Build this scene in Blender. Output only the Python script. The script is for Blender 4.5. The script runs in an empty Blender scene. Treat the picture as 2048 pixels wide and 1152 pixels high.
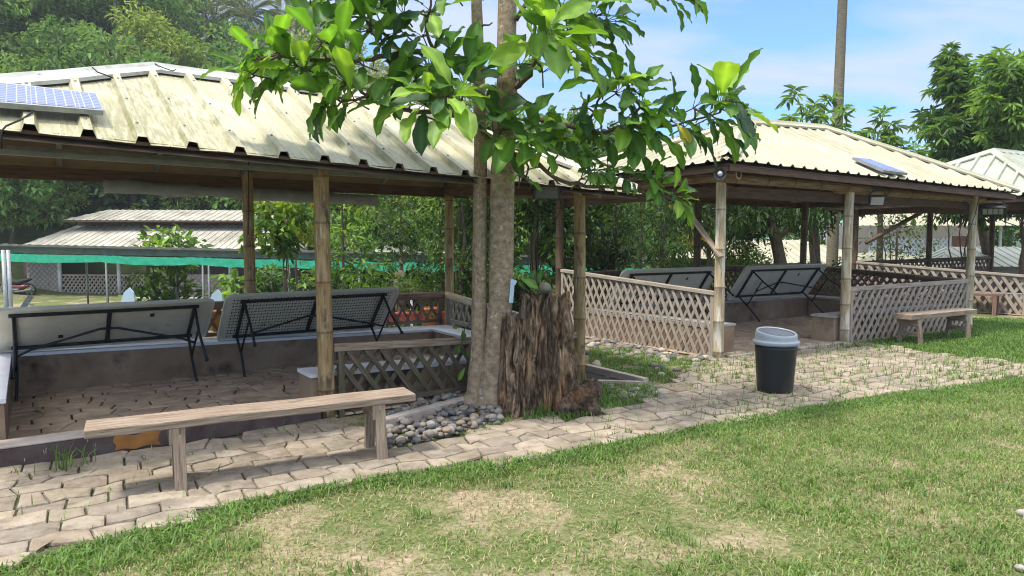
import bpy, math, random
import numpy as np
from mathutils import Vector, noise as mnoise

RND = random.Random(7)
NR = np.random.default_rng(11)
scene = bpy.context.scene
COL = scene.collection

# ------------------------------------------------------------------ camera model
F = 1420.0
TH = math.atan(106 / F)
CAM = Vector((0, 0, 1.55))
def ray(px, py):
    a = px - 1024; b = -(py - 576)
    return Vector((a, F * math.cos(TH) + b * math.sin(TH), -F * math.sin(TH) + b * math.cos(TH)))
def G(px, py, z=0.0):
    r = ray(px, py); k = (z - CAM.z) / r.z
    return CAM + r * k
def AT(px, py, depth):
    r = ray(px, py); return CAM + r * (depth / r.y)
def HIT(px, py, p0, n):
    r = ray(px, py); k = (p0 - CAM).dot(n) / r.dot(n)
    return CAM + r * k
def X(px, depth): return (px - 1024) / F * depth
def V(*a): return Vector(a)

# ------------------------------------------------------------------ mesh builder
class MB:
    def __init__(s): s.v = []; s.f = []; s.uv = []; s.c = []; s.m = []
    def add(s, vs, fs, uvs=None, col=(1, 1, 1), mi=0):
        b = len(s.v)
        s.v += [tuple(p) for p in vs]
        s.c += [col] * len(vs) if not (isinstance(col, list)) else col
        for i, f in enumerate(fs):
            s.f.append(tuple(b + k for k in f)); s.m.append(mi)
            s.uv.append(uvs[i] if uvs else [(vs[k][0] + .3 * vs[k][2], vs[k][1] + .7 * vs[k][2]) for k in f])
    def hexa(s, p, col=(1, 1, 1), mi=0):      # p: 4 bottom (ccw) + 4 top
        fs = [(3, 2, 1, 0), (4, 5, 6, 7), (0, 1, 5, 4), (1, 2, 6, 5), (2, 3, 7, 6), (3, 0, 4, 7)]
        p = [Vector(q) for q in p]
        uvs = []
        o = RND.random() * 9
        for f in fs:
            a, b, c, d = [p[k] for k in f]
            w = (b - a).length; h = (d - a).length
            uvs.append([(o, o), (o + w, o), (o + w, o + h), (o, o + h)])
        s.add(p, fs, uvs, col, mi)
    def bar(s, p0, p1, w, h, up=(0, 0, 1), w1=None, h1=None, col=(1, 1, 1), mi=0):   # uv.y runs along the bar
        p0 = Vector(p0); p1 = Vector(p1); d = (p1 - p0); L = d.length; d.normalize()
        up = Vector(up); sd = d.cross(up)
        if sd.length < 1e-4: sd = d.cross(Vector((1, 0, 0)))
        sd.normalize(); up = sd.cross(d).normalized()
        w1 = w if w1 is None else w1; h1 = h if h1 is None else h1
        vs = []
        for p, ww, hh in ((p0, w, h), (p1, w1, h1)):
            for a, b in ((-1, -1), (1, -1), (1, 1), (-1, 1)):
                vs.append(p + sd * (a * ww / 2) + up * (b * hh / 2))
        fs = [(0, 3, 2, 1), (4, 5, 6, 7), (0, 1, 5, 4), (1, 2, 6, 5), (2, 3, 7, 6), (3, 0, 4, 7)]
        o = RND.random() * 20; uvs = [[(o, o), (o, o + h), (o + w, o + h), (o + w, o)]] * 2
        for k, e in enumerate((w, h, w, h)):
            q = o + k * .37
            uvs.append([(q, o), (q + e, o), (q + e, o + L), (q, o + L)])
        s.add(vs, fs, uvs, col, mi)
    def tube(s, pts, rad, n=10, cap=True, col=(1, 1, 1), mi=0, hollow=False):
        pts = [Vector(p) for p in pts]
        if not hasattr(rad, '__len__'): rad = [rad] * len(pts)
        vs = []; fs = []; uvs = []; o = RND.random() * 20
        prev = None; L = 0; ls = []
        for i, p in enumerate(pts):
            a = pts[max(0, i - 1)]; b = pts[min(len(pts) - 1, i + 1)]
            d = (b - a)
            if d.length < 1e-9: d = Vector((0, 0, 1))
            d.normalize()
            if prev is None:
                r = d.cross(Vector((0, 0, 1)))
                if r.length < .05: r = d.cross(Vector((0, 1, 0)))
                r.normalize()
            else:
                r = (prev - d * prev.dot(d)).normalized()
            prev = r; t = d.cross(r)
            if i: L += (p - pts[i - 1]).length
            ls.append(L)
            for k in range(n):
                an = 2 * math.pi * k / n
                vs.append(p + (r * math.cos(an) + t * math.sin(an)) * rad[i])
        C = 2 * math.pi * max(rad)
        for i in range(len(pts) - 1):
            for k in range(n):
                k2 = (k + 1) % n
                fs.append((i * n + k, i * n + k2, (i + 1) * n + k2, (i + 1) * n + k))
                u0 = o + C * k / n; u1 = o + C * (k + 1) / n
                uvs.append([(u0, o + ls[i]), (u1, o + ls[i]), (u1, o + ls[i + 1]), (u0, o + ls[i + 1])])
        if cap:
            m = len(pts) - 1
            fs.append(tuple(reversed(range(n)))); fs.append(tuple(m * n + k for k in range(n)))
            uvs.append([(o + vs[k][0] * .3, o) for k in reversed(range(n))]); uvs.append([(o + .01 * k, o) for k in range(n)])
        s.add(vs, fs, uvs, col, mi)
    def lathe(s, base, prof, n=24, ax=None, col=(1, 1, 1), mi=0):   # prof: (r, z)
        base = Vector(base); pts = [base + Vector((0, 0, z)) for r, z in prof]
        vs = []; fs = []
        for (r, z) in prof:
            for k in range(n):
                an = 2 * math.pi * k / n
                vs.append(base + Vector((r * math.cos(an), r * math.sin(an), z)))
        for i in range(len(prof) - 1):
            for k in range(n):
                k2 = (k + 1) % n
                fs.append((i * n + k, i * n + k2, (i + 1) * n + k2, (i + 1) * n + k))
        s.add(vs, fs, None, col, mi)
    def build(s, name, mat, parent=None, smooth=False, loc=None, bevel=0, kind=None):
        base = root_loc(parent) if parent else Vector(loc or (0, 0, 0))
        me = bpy.data.meshes.new(name)
        me.from_pydata([(p[0] - base.x, p[1] - base.y, p[2] - base.z) for p in s.v], [], s.f)
        uvl = me.uv_layers.new(name='UVMap')
        uvl.data.foreach_set('uv', [c for f in s.uv for q in f for c in q])
        at = me.attributes.new('col', 'FLOAT_COLOR', 'POINT')
        at.data.foreach_set('color', [x for c in s.c for x in (c[0], c[1], c[2], 1.0)])
        for mm in (mat if isinstance(mat, (list, tuple)) else [mat]): me.materials.append(mm)
        me.polygons.foreach_set('material_index', s.m)
        if smooth: me.polygons.foreach_set('use_smooth', [True] * len(me.polygons))
        me.update()
        o = bpy.data.objects.new(name, me); COL.objects.link(o)
        if parent: o.parent = parent
        else: o.location = base
        if bevel:
            b = o.modifiers.new('bevel', 'BEVEL'); b.width = bevel; b.segments = 2; b.limit_method = 'ANGLE'
        if kind: o['kind'] = kind
        return o

def root_loc(o):
    while o.parent: o = o.parent
    return Vector(o.location)

def np_mesh(name, Vv, Q, cols, mat, parent=None, loc=None, kind=None, smooth=False):
    """quads only, numpy arrays"""
    base = root_loc(parent) if parent else Vector(loc or (0, 0, 0))
    Vv = np.asarray(Vv, dtype=np.float32) - np.array(base, dtype=np.float32)
    me = bpy.data.meshes.new(name)
    n = len(Vv); q = len(Q)
    me.vertices.add(n); me.vertices.foreach_set('co', Vv.astype(np.float32).ravel())
    me.loops.add(q * 4); me.loops.foreach_set('vertex_index', np.asarray(Q, dtype=np.int32).ravel())
    me.polygons.add(q); me.polygons.foreach_set('loop_start', np.arange(0, q * 4, 4, dtype=np.int32))
    if smooth: me.polygons.foreach_set('use_smooth', np.ones(q, dtype=bool))
    at = me.attributes.new('col', 'FLOAT_COLOR', 'POINT')
    c4 = np.ones((n, 4), dtype=np.float32); c4[:, :3] = cols
    at.data.foreach_set('color', c4.ravel())
    me.materials.append(mat)
    me.update(calc_edges=True); me.validate()
    o = bpy.data.objects.new(name, me); COL.objects.link(o)
    if parent: o.parent = parent
    else: o.location = base
    if kind: o['kind'] = kind
    return o

def thing(name, loc, label, cat, group=None):
    o = bpy.data.objects.new(name, None); COL.objects.link(o)
    o.location = loc; o.empty_display_size = .2
    return tag(o, label, cat, group)
def tag(o, label, cat, group=None):
    o['label'] = label; o['category'] = cat
    if group: o['group'] = group
    return o
def dup(root, loc, rz=0, scale=1, label=None, group=None):
    r = root.copy(); COL.objects.link(r)
    r.location = loc; r.rotation_euler = (0, 0, rz); r.scale = (scale, scale, scale)
    if label: r['label'] = label
    if group: r['group'] = group
    for ch in [c for c in bpy.data.objects if c.parent == root]:
        c = ch.copy(); COL.objects.link(c); c.parent = r
        for g in [x for x in bpy.data.objects if x.parent == ch]:
            d = g.copy(); COL.objects.link(d); d.parent = c
    return r

# ------------------------------------------------------------------ materials
def mat_new(name):
    m = bpy.data.materials.new(name); m.use_nodes = True
    nt = m.node_tree; nt.nodes.clear()
    out = nt.nodes.new('ShaderNodeOutputMaterial')
    b = nt.nodes.new('ShaderNodeBsdfPrincipled')
    nt.links.new(b.outputs[0], out.inputs[0])
    return m, nt, b, out
def N(nt, t, **kw):
    n = nt.nodes.new('ShaderNode' + t)
    for k, v in kw.items():
        if k == 'ins':
            for a, b in v.items(): n.inputs[a].default_value = b
        else: setattr(n, k, v)
    return n
def ramp(nt, src, stops):
    r = nt.nodes.new('ShaderNodeValToRGB'); e = r.color_ramp.elements
    while len(e) < len(stops): e.new(.5)
    for k, (p, c) in enumerate(stops):
        e[k].position = p; e[k].color = (c[0], c[1], c[2], 1) if hasattr(c, '__len__') else (c, c, c, 1)
    nt.links.new(src, r.inputs[0]); return r
def mixc(nt, fac, a, b, mode='MIX'):
    m = nt.nodes.new('ShaderNodeMix'); m.data_type = 'RGBA'; m.blend_type = mode
    for i, s in ((0, fac), (6, a), (7, b)):
        if hasattr(s, 'node'): nt.links.new(s, m.inputs[i])
        elif i == 0: m.inputs[0].default_value = s
        else: m.inputs[i].default_value = (s[0], s[1], s[2], 1)
    return m.outputs[2]
def coords(nt, mode, sc):
    tc = nt.nodes.new('ShaderNodeTexCoord'); mp = nt.nodes.new('ShaderNodeMapping')
    mp.inputs['Scale'].default_value = sc
    nt.links.new(tc.outputs['UV' if mode == 'uv' else 'Object'], mp.inputs[0]); return mp.outputs[0]
def M(name, cols, scale=6, mode='obj', stretch=(1, 1, 1), detail=8, rough=.85, rvar=.1, bump=.3, bscale=None, bdist=.01,
      spots=None, attr=False, spec=.3, metal=0, transl=None, lo=.3, hi=.7, coat=0):
    """cols: list of colours along a noise ramp; spots: (colour, scale, threshold, softness, stretch)"""
    m, nt, b, out = mat_new(name)
    co = coords(nt, mode, stretch)
    nz = N(nt, 'TexNoise', ins={'Scale': scale, 'Detail': detail, 'Roughness': .62}); nt.links.new(co, nz.inputs['Vector'])
    k = len(cols)
    rp = ramp(nt, nz.outputs[0], [(lo + (hi - lo) * i / max(1, k - 1), c) for i, c in enumerate(cols)])
    c = rp.outputs[0]
    for sp in (spots or []):
        sco, ssc, thr, soft = sp[:4]
        c2 = coords(nt, mode, sp[4] if len(sp) > 4 else (1, 1, 1))
        n2 = N(nt, 'TexNoise', ins={'Scale': ssc, 'Detail': 5, 'Roughness': .6}); nt.links.new(c2, n2.inputs['Vector'])
        r2 = ramp(nt, n2.outputs[0], [(thr, 0), (min(1, thr + soft), 1)])
        c = mixc(nt, r2.outputs[0], c, sco)
    if attr:
        at = N(nt, 'Attribute', attribute_name='col'); c = mixc(nt, 1.0, c, at.outputs['Color'], 'MULTIPLY')
    nt.links.new(c, b.inputs['Base Color'])
    rr = N(nt, 'MapRange', ins={'To Min': max(0, rough - rvar), 'To Max': min(1, rough + rvar)}); nt.links.new(nz.outputs[0], rr.inputs[0])
    nt.links.new(rr.outputs[0], b.inputs['Roughness'])
    b.inputs['Specular IOR Level'].default_value = spec; b.inputs['Metallic'].default_value = metal
    b.inputs['Coat Weight'].default_value = coat
    if bump:
        n3 = N(nt, 'TexNoise', ins={'Scale': bscale or scale * 4, 'Detail': 8, 'Roughness': .65}); nt.links.new(co, n3.inputs['Vector'])
        bp = N(nt, 'Bump', ins={'Strength': bump, 'Distance': bdist}); nt.links.new(n3.outputs[0], bp.inputs['Height'])
        nt.links.new(bp.outputs[0], b.inputs['Normal'])
    if transl:
        tr = N(nt, 'BsdfTranslucent'); nt.links.new(mixc(nt, 1, c, transl[1], 'MULTIPLY'), tr.inputs[0])
        mx = N(nt, 'MixShader', ins={0: transl[0]})
        nt.links.new(b.outputs[0], mx.inputs[1]); nt.links.new(tr.outputs[0], mx.inputs[2]); nt.links.new(mx.outputs[0], out.inputs[0])
    return m

mt = {}
mt['bamboo'] = M('bamboo_aged', attr=True, cols= [(.12, .075, .035), (.3, .2, .09), (.42, .3, .15)], scale=5, mode='uv', stretch=(6, .9, 1), rough=.55, bump=.25,
                 spots=[((.09, .055, .03), 3, .56, .12, (2.5, 1.2, 1)), ((.48, .42, .32), 7, .6, .1, (3, .5, 1))], spec=.4)
mt['bamboo_pale'] = M('bamboo_weathered', attr=True, cols= [(.24, .17, .1), (.42, .33, .2), (.55, .47, .35)], scale=5, mode='uv', stretch=(6, .7, 1), rough=.65, bump=.3,
                 spots=[((.62, .57, .48), 4, .5, .1, (3, .5, 1)), ((.14, .09, .05), 3, .64, .1, (4, 1, 1))])
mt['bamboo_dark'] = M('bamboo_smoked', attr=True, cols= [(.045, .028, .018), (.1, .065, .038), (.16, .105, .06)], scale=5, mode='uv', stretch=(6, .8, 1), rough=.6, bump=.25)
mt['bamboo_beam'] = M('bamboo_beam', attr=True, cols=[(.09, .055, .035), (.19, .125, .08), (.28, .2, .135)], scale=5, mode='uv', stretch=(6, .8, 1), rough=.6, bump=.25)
mt['bamboo_cut'] = M('bamboo_cut_end', [(.3, .2, .12), (.45, .33, .2)], 20, rough=.9)
mt['timber_dark'] = M('timber_dark_stained', [(.05, .028, .02), (.1, .06, .042), (.14, .09, .065)], 5, 'uv', (9, .8, 1), rough=.8)
mt['timber'] = M('timber_weathered', [(.13, .085, .055), (.27, .2, .145), (.4, .325, .25)], 4, 'uv', (14, .9, 1), rough=.85, bump=.5, bscale=9,
                 spots=[((.09, .065, .045), 5, .6, .08, (12, .7, 1)), ((.3, .16, .07), 1.5, .66, .1)])
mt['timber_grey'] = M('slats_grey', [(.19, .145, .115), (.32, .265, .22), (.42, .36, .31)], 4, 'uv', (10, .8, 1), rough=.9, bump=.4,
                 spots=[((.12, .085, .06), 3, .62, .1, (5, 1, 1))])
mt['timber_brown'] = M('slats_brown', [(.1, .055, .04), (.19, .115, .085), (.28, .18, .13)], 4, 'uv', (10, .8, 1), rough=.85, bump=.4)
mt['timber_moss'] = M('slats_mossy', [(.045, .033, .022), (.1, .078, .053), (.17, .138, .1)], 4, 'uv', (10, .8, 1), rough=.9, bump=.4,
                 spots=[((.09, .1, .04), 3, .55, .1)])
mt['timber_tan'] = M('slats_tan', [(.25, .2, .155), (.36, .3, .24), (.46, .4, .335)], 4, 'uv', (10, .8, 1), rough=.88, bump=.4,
                 spots=[((.17, .11, .07), 3, .62, .12, (5, 1, 1))])
mt['concrete'] = M('concrete_stained', [(.17, .11, .066), (.29, .2, .13), (.4, .295, .205)], 2.2, rough=.9, bump=.3, bscale=25,
                 spots=[((.22, .2, .17), 6, .66, .06), ((.05, .035, .025), 1.1, .56, .1)])
mt['whitewash'] = M('white_painted_cement', [(.6, .6, .62), (.74, .74, .76)], 5, rough=.7, spots=[((.42, .4, .38), 7, .63, .1)], bump=.1)
mt['block'] = M('cement_block', [(.32, .29, .26), (.45, .42, .38)], 5, rough=.9, spots=[((.22, .19, .16), 5, .6, .1)])
mt['kerb_top'] = M('kerb_cement', [(.3, .24, .2), (.42, .35, .3), (.5, .43, .37)], 5, rough=.9, bump=.4, bscale=40)
mt['kerb_face'] = M('kerb_maroon_paint', [(.045, .03, .03), (.08, .055, .052), (.11, .085, .075)], 5, rough=.75, bump=.3,
                 spots=[((.4, .37, .33), 6, .68, .03, (5, 5, 1)), ((.06, .065, .03), 3, .63, .08)])
mt['stone'] = M('stamped_stone', [(.195, .155, .11), (.3, .245, .182), (.375, .31, .235)], 9, rough=.92, bump=.9, bscale=34, bdist=.02, attr=True,
                 spots=[((.15, .125, .095), 2.2, .56, .2), ((.12, .12, .06), 5, .66, .08)])
mt['floor_stone'] = M('stamped_floor', [(.3, .21, .14), (.41, .3, .21), (.5, .38, .27)], 6, rough=.8, bump=.5, bscale=22, bdist=.015, attr=True)
mt['joint'] = M('joint_soil', [(.05, .042, .028), (.1, .085, .055)], 14, rough=1, spots=[((.05, .075, .022), 6, .5, .1)])
mt['leaf'] = M('leaf_generic', [(.8, .8, .8), (1.15, 1.15, 1.15)], 3, spots=[((1.9, .95, .6), 34, .7, .05)], rough=.5, rvar=.08, bump=0, attr=True, spec=.35, transl=(.36, (1.7, 1.7, .7)))
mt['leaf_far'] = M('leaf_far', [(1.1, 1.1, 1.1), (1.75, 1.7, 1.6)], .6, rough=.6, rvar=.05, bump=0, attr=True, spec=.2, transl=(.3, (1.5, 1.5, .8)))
mt['grass'] = M('grass_blade', [(.8, .8, .8), (1.2, 1.2, 1.2)], 2, rough=.55, bump=0, attr=True, spec=.25, transl=(.3, (1.3, 1.5, .6)))
mt['bark'] = M('bark_smooth', [(.15, .105, .065), (.29, .215, .14), (.42, .33, .225)], 9, 'uv', (1, 2.2, 1), rough=.92, bump=.6, bscale=30,
                 spots=[((.48, .43, .36), 9, .58, .1, (1, 2, 1)), ((.2, .22, .1), 2, .62, .12)])
mt['bark_dark'] = M('bark_dark', [(.05, .038, .026), (.11, .085, .06), (.17, .135, .1)], 6, 'uv', (3, 1, 1), rough=.95, bump=.5)
mt['bark_pale'] = M('bark_pale', [(.2, .17, .135), (.36, .32, .26)], 6, 'uv', (2, 1, 1), rough=.95, bump=.5)
mt['twig'] = M('twig', [(.08, .055, .035), (.16, .115, .075)], 20, 'uv', rough=.9, bump=.4)
mt['palm_bark'] = M('palm_bark', [(.1, .085, .058), (.19, .165, .115), (.27, .24, .17)], 5, 'uv', (1, 9, 1), rough=.95, bump=.8, bscale=8, bdist=.03)
mt['steel_dark'] = M('steel_dark', [(.02, .02, .024), (.045, .045, .05)], 20, rough=.5, metal=.3, bump=.05)
mt['steel_grey'] = M('steel_grey', [(.14, .14, .14), (.23, .23, .225)], 10, rough=.5, metal=.4, bump=.05)
mt['galv'] = M('galvanised_pipe', [(.25, .26, .26), (.38, .39, .39)], 10, rough=.5, metal=.5, bump=.05)
mt['plastic_white'] = M('plastic_offwhite', [(.54, .51, .42), (.66, .63, .53)], 6, rough=.55, bump=.15, bscale=60, spots=[((.3, .28, .23), 4, .64, .1)])
mt['plastic_grey'] = M('plastic_silver', [(.22, .25, .28), (.27, .3, .33)], 8, rough=.38, bump=.05, spec=.5)
mt['plastic_black'] = M('plastic_black', [(.009, .01, .013), (.016, .017, .021)], 8, rough=.42, bump=.12, bscale=130, spec=.45, spots=[((.045, .042, .036), 4, .56, .2), ((.07, .065, .055), 60, .7, .04)])
mt['plastic_flap'] = M('plastic_slate', [(.07, .08, .1), (.1, .11, .135)], 8, rough=.55, bump=.03, spec=.5)
mt['soil'] = M('packed_soil', [(.21, .155, .1), (.35, .265, .18), (.45, .35, .245)], 3, rough=1, bump=.8, bscale=30, bdist=.02)
mt['rock'] = M('river_stone', [(.75, .75, .75), (1.2, 1.2, 1.2)], 12, rough=.85, bump=.3, attr=True)
mt['net'] = M('green_net', [(.05, .6, .36), (.1, .75, .5)], 9, rough=.6, bump=.3, bscale=80, transl=(.5, (1.1, 1.2, 1.1)))
mt['tin_under'] = M('tin_old', [(.11, .11, .1), (.2, .2, .185)], 4, rough=.6, metal=.3)
mt['ply'] = M('ply_ceiling', [(.13, .085, .055), (.2, .135, .09)], 3, rough=.85, bump=.1)
mt['tarp'] = M('clear_tarp', [(.25, .26, .28), (.4, .41, .43)], 7, rough=.35, bump=.6, bscale=9, bdist=.03, spec=.6, transl=(.3, (1, 1, 1)))
# ------------------------------------------------------------------ special materials
def roof_mat(name, cols, dirt, moss):
    m, nt, b, out = mat_new(name)
    co = coords(nt, 'uv', (1, 1, 1))
    big = N(nt, 'TexNoise', ins={'Scale': 1.1, 'Detail': 6}); nt.links.new(co, big.inputs['Vector'])
    base = ramp(nt, big.outputs[0], [(.35, cols[0]), (.55, cols[1]), (.7, cols[2])]).outputs[0]
    st = N(nt, 'TexNoise', ins={'Scale': 4, 'Detail': 7, 'Roughness': .7}); nt.links.new(coords(nt, 'uv', (9, .45, 1)), st.inputs['Vector'])
    k = ramp(nt, st.outputs[0], [(.47, 0), (.7, .9)]).outputs[0]
    base = mixc(nt, k, base, dirt[0])
    m2 = N(nt, 'TexNoise', ins={'Scale': .8, 'Detail': 4}); nt.links.new(co, m2.inputs['Vector'])
    st2 = N(nt, 'TexNoise', ins={'Scale': 5, 'Detail': 7, 'Roughness': .7}); nt.links.new(coords(nt, 'uv', (7, .9, 1)), st2.inputs['Vector'])
    mul = N(nt, 'Math', operation='MULTIPLY'); nt.links.new(m2.outputs[0], mul.inputs[0]); nt.links.new(st2.outputs[0], mul.inputs[1])
    k2 = ramp(nt, mul.outputs[0], [(.24, 0), (.36, 1)]).outputs[0]
    base = mixc(nt, k2, base, moss)
    sp = N(nt, 'TexNoise', ins={'Scale': 26, 'Detail': 3}); nt.links.new(coords(nt, 'uv', (1, .7, 1)), sp.inputs['Vector'])
    k3 = ramp(nt, sp.outputs[0], [(.67, 0), (.72, 1)]).outputs[0]
    base = mixc(nt, k3, base, dirt[1])
    nt.links.new(base, b.inputs['Base Color']); b.inputs['Roughness'].default_value = .5
    b.inputs['Specular IOR Level'].default_value = .4
    bp = N(nt, 'Bump', ins={'Strength': .15, 'Distance': .01}); nt.links.new(st.outputs[0], bp.inputs['Height']); nt.links.new(bp.outputs[0], b.inputs['Normal'])
    return m
mt['roof'] = roof_mat('roof_cream_sheet', [(.36, .335, .205), (.47, .44, .295), (.52, .49, .36)], ((.27, .23, .125), (.09, .075, .05)), (.23, .215, .1))
mt['roof_clean'] = roof_mat('roof_cream_clean', [(0.334, 0.311, 0.207), (0.375, 0.352, 0.249), (0.392, 0.375, 0.280)], ((0.277, 0.248, 0.156), (0.202, 0.173, 0.104)), (0.266, 0.242, 0.145))
mt['roof_pale'] = roof_mat('roof_pale_green', [(0.306, 0.325, 0.257), (0.355, 0.367, 0.306), (0.392, 0.404, 0.343)], ((0.245, 0.245, 0.172), (0.184, 0.184, 0.122)), (0.245, 0.257, 0.184))
mt['roof_old'] = roof_mat('roof_old_cream', [(0.368, 0.344, 0.280), (0.464, 0.440, 0.368), (0.512, 0.488, 0.424)], ((0.160, 0.140, 0.112), (0.080, 0.068, 0.056)), (0.208, 0.192, 0.144))
mt['cap'] = M('ridge_cap', [(.34, .33, .29), (.46, .45, .41), (.52, .51, .48)], 3, rough=.5, bump=.1, spots=[((.3, .25, .2), 4, .58, .12), ((.12, .09, .08), 9, .68, .06)])

def solar_mat():
    m, nt, b, out = mat_new('solar_cells')
    co = coords(nt, 'uv', (1, 1, 1))
    br = N(nt, 'TexBrick', offset=0.0, squash=1.0, ins={'Scale': 1.0, 'Mortar Size': .0028, 'Brick Width': .052, 'Row Height': .045, 'Bias': 0})
    br.inputs['Color1'].default_value = (.07, .1, .3, 1); br.inputs['Color2'].default_value = (.09, .125, .34, 1); br.inputs['Mortar'].default_value = (.4, .42, .52, 1)
    nt.links.new(co, br.inputs['Vector'])
    nt.links.new(br.outputs[0], b.inputs['Base Color']); b.inputs['Roughness'].default_value = .25; b.inputs['Specular IOR Level'].default_value = .2
    return m
mt['solar'] = solar_mat()
def glassy(name, col, rough=.1):
    m, nt, b, out = mat_new(name); b.inputs['Base Color'].default_value = (*col, 1); b.inputs['Roughness'].default_value = rough
    b.inputs['Specular IOR Level'].default_value = .7; return m
mt['lens'] = glassy('lamp_lens', (.3, .31, .31)); mt['lens_dark'] = glassy('lamp_led_panel', (.05, .05, .06), .2); mt['bulb'] = glassy('bulb_glass', (.5, .5, .5), .08)
mt['white'] = glassy('white_plastic', (.7, .72, .76), .4); mt['paleblue'] = glassy('pale_blue_plastic', (.42, .54, .64), .4)
mt['red_paint'] = M('red_paint', [(.2, .035, .03), (.32, .06, .045)], 6); mt['orange'] = M('orange_clay', [(.36, .13, .05), (.5, .2, .08)], 6)
mt['ochre'] = M('ochre_patch', [(.2, .085, .022), (.34, .15, .04)], 7, rough=.8)
mt['rubber'] = M('rubber', [(.012, .012, .012), (.025, .025, .025)], 20, rough=.7); mt['moto_red'] = glassy('moto_red', (.16, .012, .016), .3)
mt['weave'] = M('bamboo_weave', [(.3, .28, .26), (.5, .47, .43)], 9, 'obj', (3, 3, 9), rough=.9, spots=[((.16, .13, .11), 4, .6, .1)])
mt['dark_wall_and_shade'] = M('dark_wall_and_shade', [(.02, .018, .016), (.05, .045, .04)], 3)
mt['brick'] = M('brick_wall', [(.16, .07, .05), (.28, .14, .1)], 6)
mt['stump'] = M('stump_wood', [(.035, .024, .016), (.17, .115, .07), (.31, .22, .145), (.46, .36, .265)], 9, 'obj', (2, 2, .55), rough=.95, bump=1.0, bscale=22, bdist=.03, attr=True,
                spots=[((.38, .19, .065), 2.2, .58, .1, (1, 1, .6)), ((.3, .25, .21), 5, .62, .1, (2, 2, .3)), ((.13, .14, .05), 2.5, .66, .1)])

# ------------------------------------------------------------------ terrain
U1 = V(.826, .563, 0).normalized(); V1 = V(-.563, .826, 0).normalized()
A1 = V(-3.75, 4.42, 0)
def sm(a, b, x):
    t = min(1, max(0, (x - a) / (b - a))); return t * t * (3 - 2 * t)
HPX = [(-3000, 40), (-800, 40), (0, 37), (250, 33), (400, 25), (465, 16), (520, 12.5), (580, 12.5), (640, 13), (760, 9.5), (880, 7.5), (1050, 4), (1200, 2.5), (1350, .5), (1700, 0), (4000, -1)]
def hill_h(px):
    for (a, b), (c, d) in zip(HPX, HPX[1:]):
        if px <= c: return b + (d - b) * max(0, (px - a)) / (c - a)
    return 0
def T(x, y):
    vv = (Vector((x, y, 0)) - A1).dot(V1)
    z = -1.15 * sm(3.9, 8.0, vv)
    r = math.hypot(x, y)
    if y > 10 and r > 37:
        px = 1024 + F * x / y
        z += (hill_h(px) + 1) * sm(37, 90, r) ** .8 if r > 37 else 0
    if vv > 4: z += .12 * mnoise.noise(Vector((x * .3, y * .3, 0))) * sm(4, 8, vv)
    return z
def terrain():
    xs = [math.sinh(t) * 4 for t in np.linspace(-4.6, 4.6, 150)]
    ys = [-30, -15, -6] + [math.sinh(t) * 4 for t in np.linspace(-.3, 4.75, 130)]
    vs = [(x, y, T(x, y) - .004) for y in ys for x in xs]; n = len(xs)
    fs = [(j * n + i, j * n + i + 1, (j + 1) * n + i + 1, (j + 1) * n + i) for j in range(len(ys) - 1) for i in range(n - 1)]
    m, nt, b, out = mat_new('ground_soil_and_turf')
    co = coords(nt, 'obj', (1, 1, 1))
    n1 = N(nt, 'TexNoise', ins={'Scale': 1.4, 'Detail': 6, 'Roughness': .65}); nt.links.new(co, n1.inputs['Vector'])
    n2 = N(nt, 'TexNoise', ins={'Scale': 38, 'Detail': 8, 'Roughness': .7}); nt.links.new(co, n2.inputs['Vector'])
    soil = ramp(nt, n2.outputs[0], [(.3, (.17, .125, .08)), (.5, (.34, .26, .175)), (.7, (.46, .37, .26))]).outputs[0]
    turf = ramp(nt, n2.outputs[0], [(.3, (.05, .075, .022)), (.5, (.11, .14, .045)), (.7, (.22, .2, .095))]).outputs[0]
    k = ramp(nt, n1.outputs[0], [(.36, 0), (.52, 1)]).outputs[0]
    c = mixc(nt, k, soil, turf)
    # far ground: leaf litter and undergrowth
    sep = N(nt, 'SeparateXYZ'); nt.links.new(co, sep.inputs[0])
    fr = N(nt, 'MapRange', ins={'From Min': 27, 'From Max': 36}); nt.links.new(sep.outputs[1], fr.inputs[0])
    far = ramp(nt, n1.outputs[0], [(.35, (.025, .04, .014)), (.6, (.06, .09, .03))]).outputs[0]
    c = mixc(nt, fr.outputs[0], c, far)
    nt.links.new(c, b.inputs['Base Color']); b.inputs['Roughness'].default_value = 1; b.inputs['Specular IOR Level'].default_value = .1
    bp = N(nt, 'Bump', ins={'Strength': .7, 'Distance': .02}); nt.links.new(n2.outputs[0], bp.inputs['Height']); nt.links.new(bp.outputs[0], b.inputs['Normal'])
    mb = MB(); mb.add(vs, fs)
    mb.build('ground', m, smooth=True, kind='structure')
terrain()

# ------------------------------------------------------------------ stamped stone paving
def inpoly(x, y, P):
    c = False; j = len(P) - 1
    for i in range(len(P)):
        if (P[i][1] > y) != (P[j][1] > y) and x < (P[j][0] - P[i][0]) * (y - P[i][1]) / (P[j][1] - P[i][1]) + P[i][0]: c = not c
        j = i
    return c
def clip(poly, P):           # Sutherland-Hodgman, P convex ccw
    for i in range(len(P)):
        a = P[i]; b = P[(i + 1) % len(P)]; o = []
        sd = lambda p: (b[0] - a[0]) * (p[1] - a[1]) - (b[1] - a[1]) * (p[0] - a[0])
        for k in range(len(poly)):
            p = poly[k]; q = poly[(k + 1) % len(poly)]; sp, sq = sd(p), sd(q)
            if sp >= 0: o.append(p)
            if sp * sq < 0: o.append((p[0] + (q[0] - p[0]) * sp / (sp - sq), p[1] + (q[1] - p[1]) * sp / (sp - sq)))
        poly = o
        if len(poly) < 3: return []
    return poly
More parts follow.
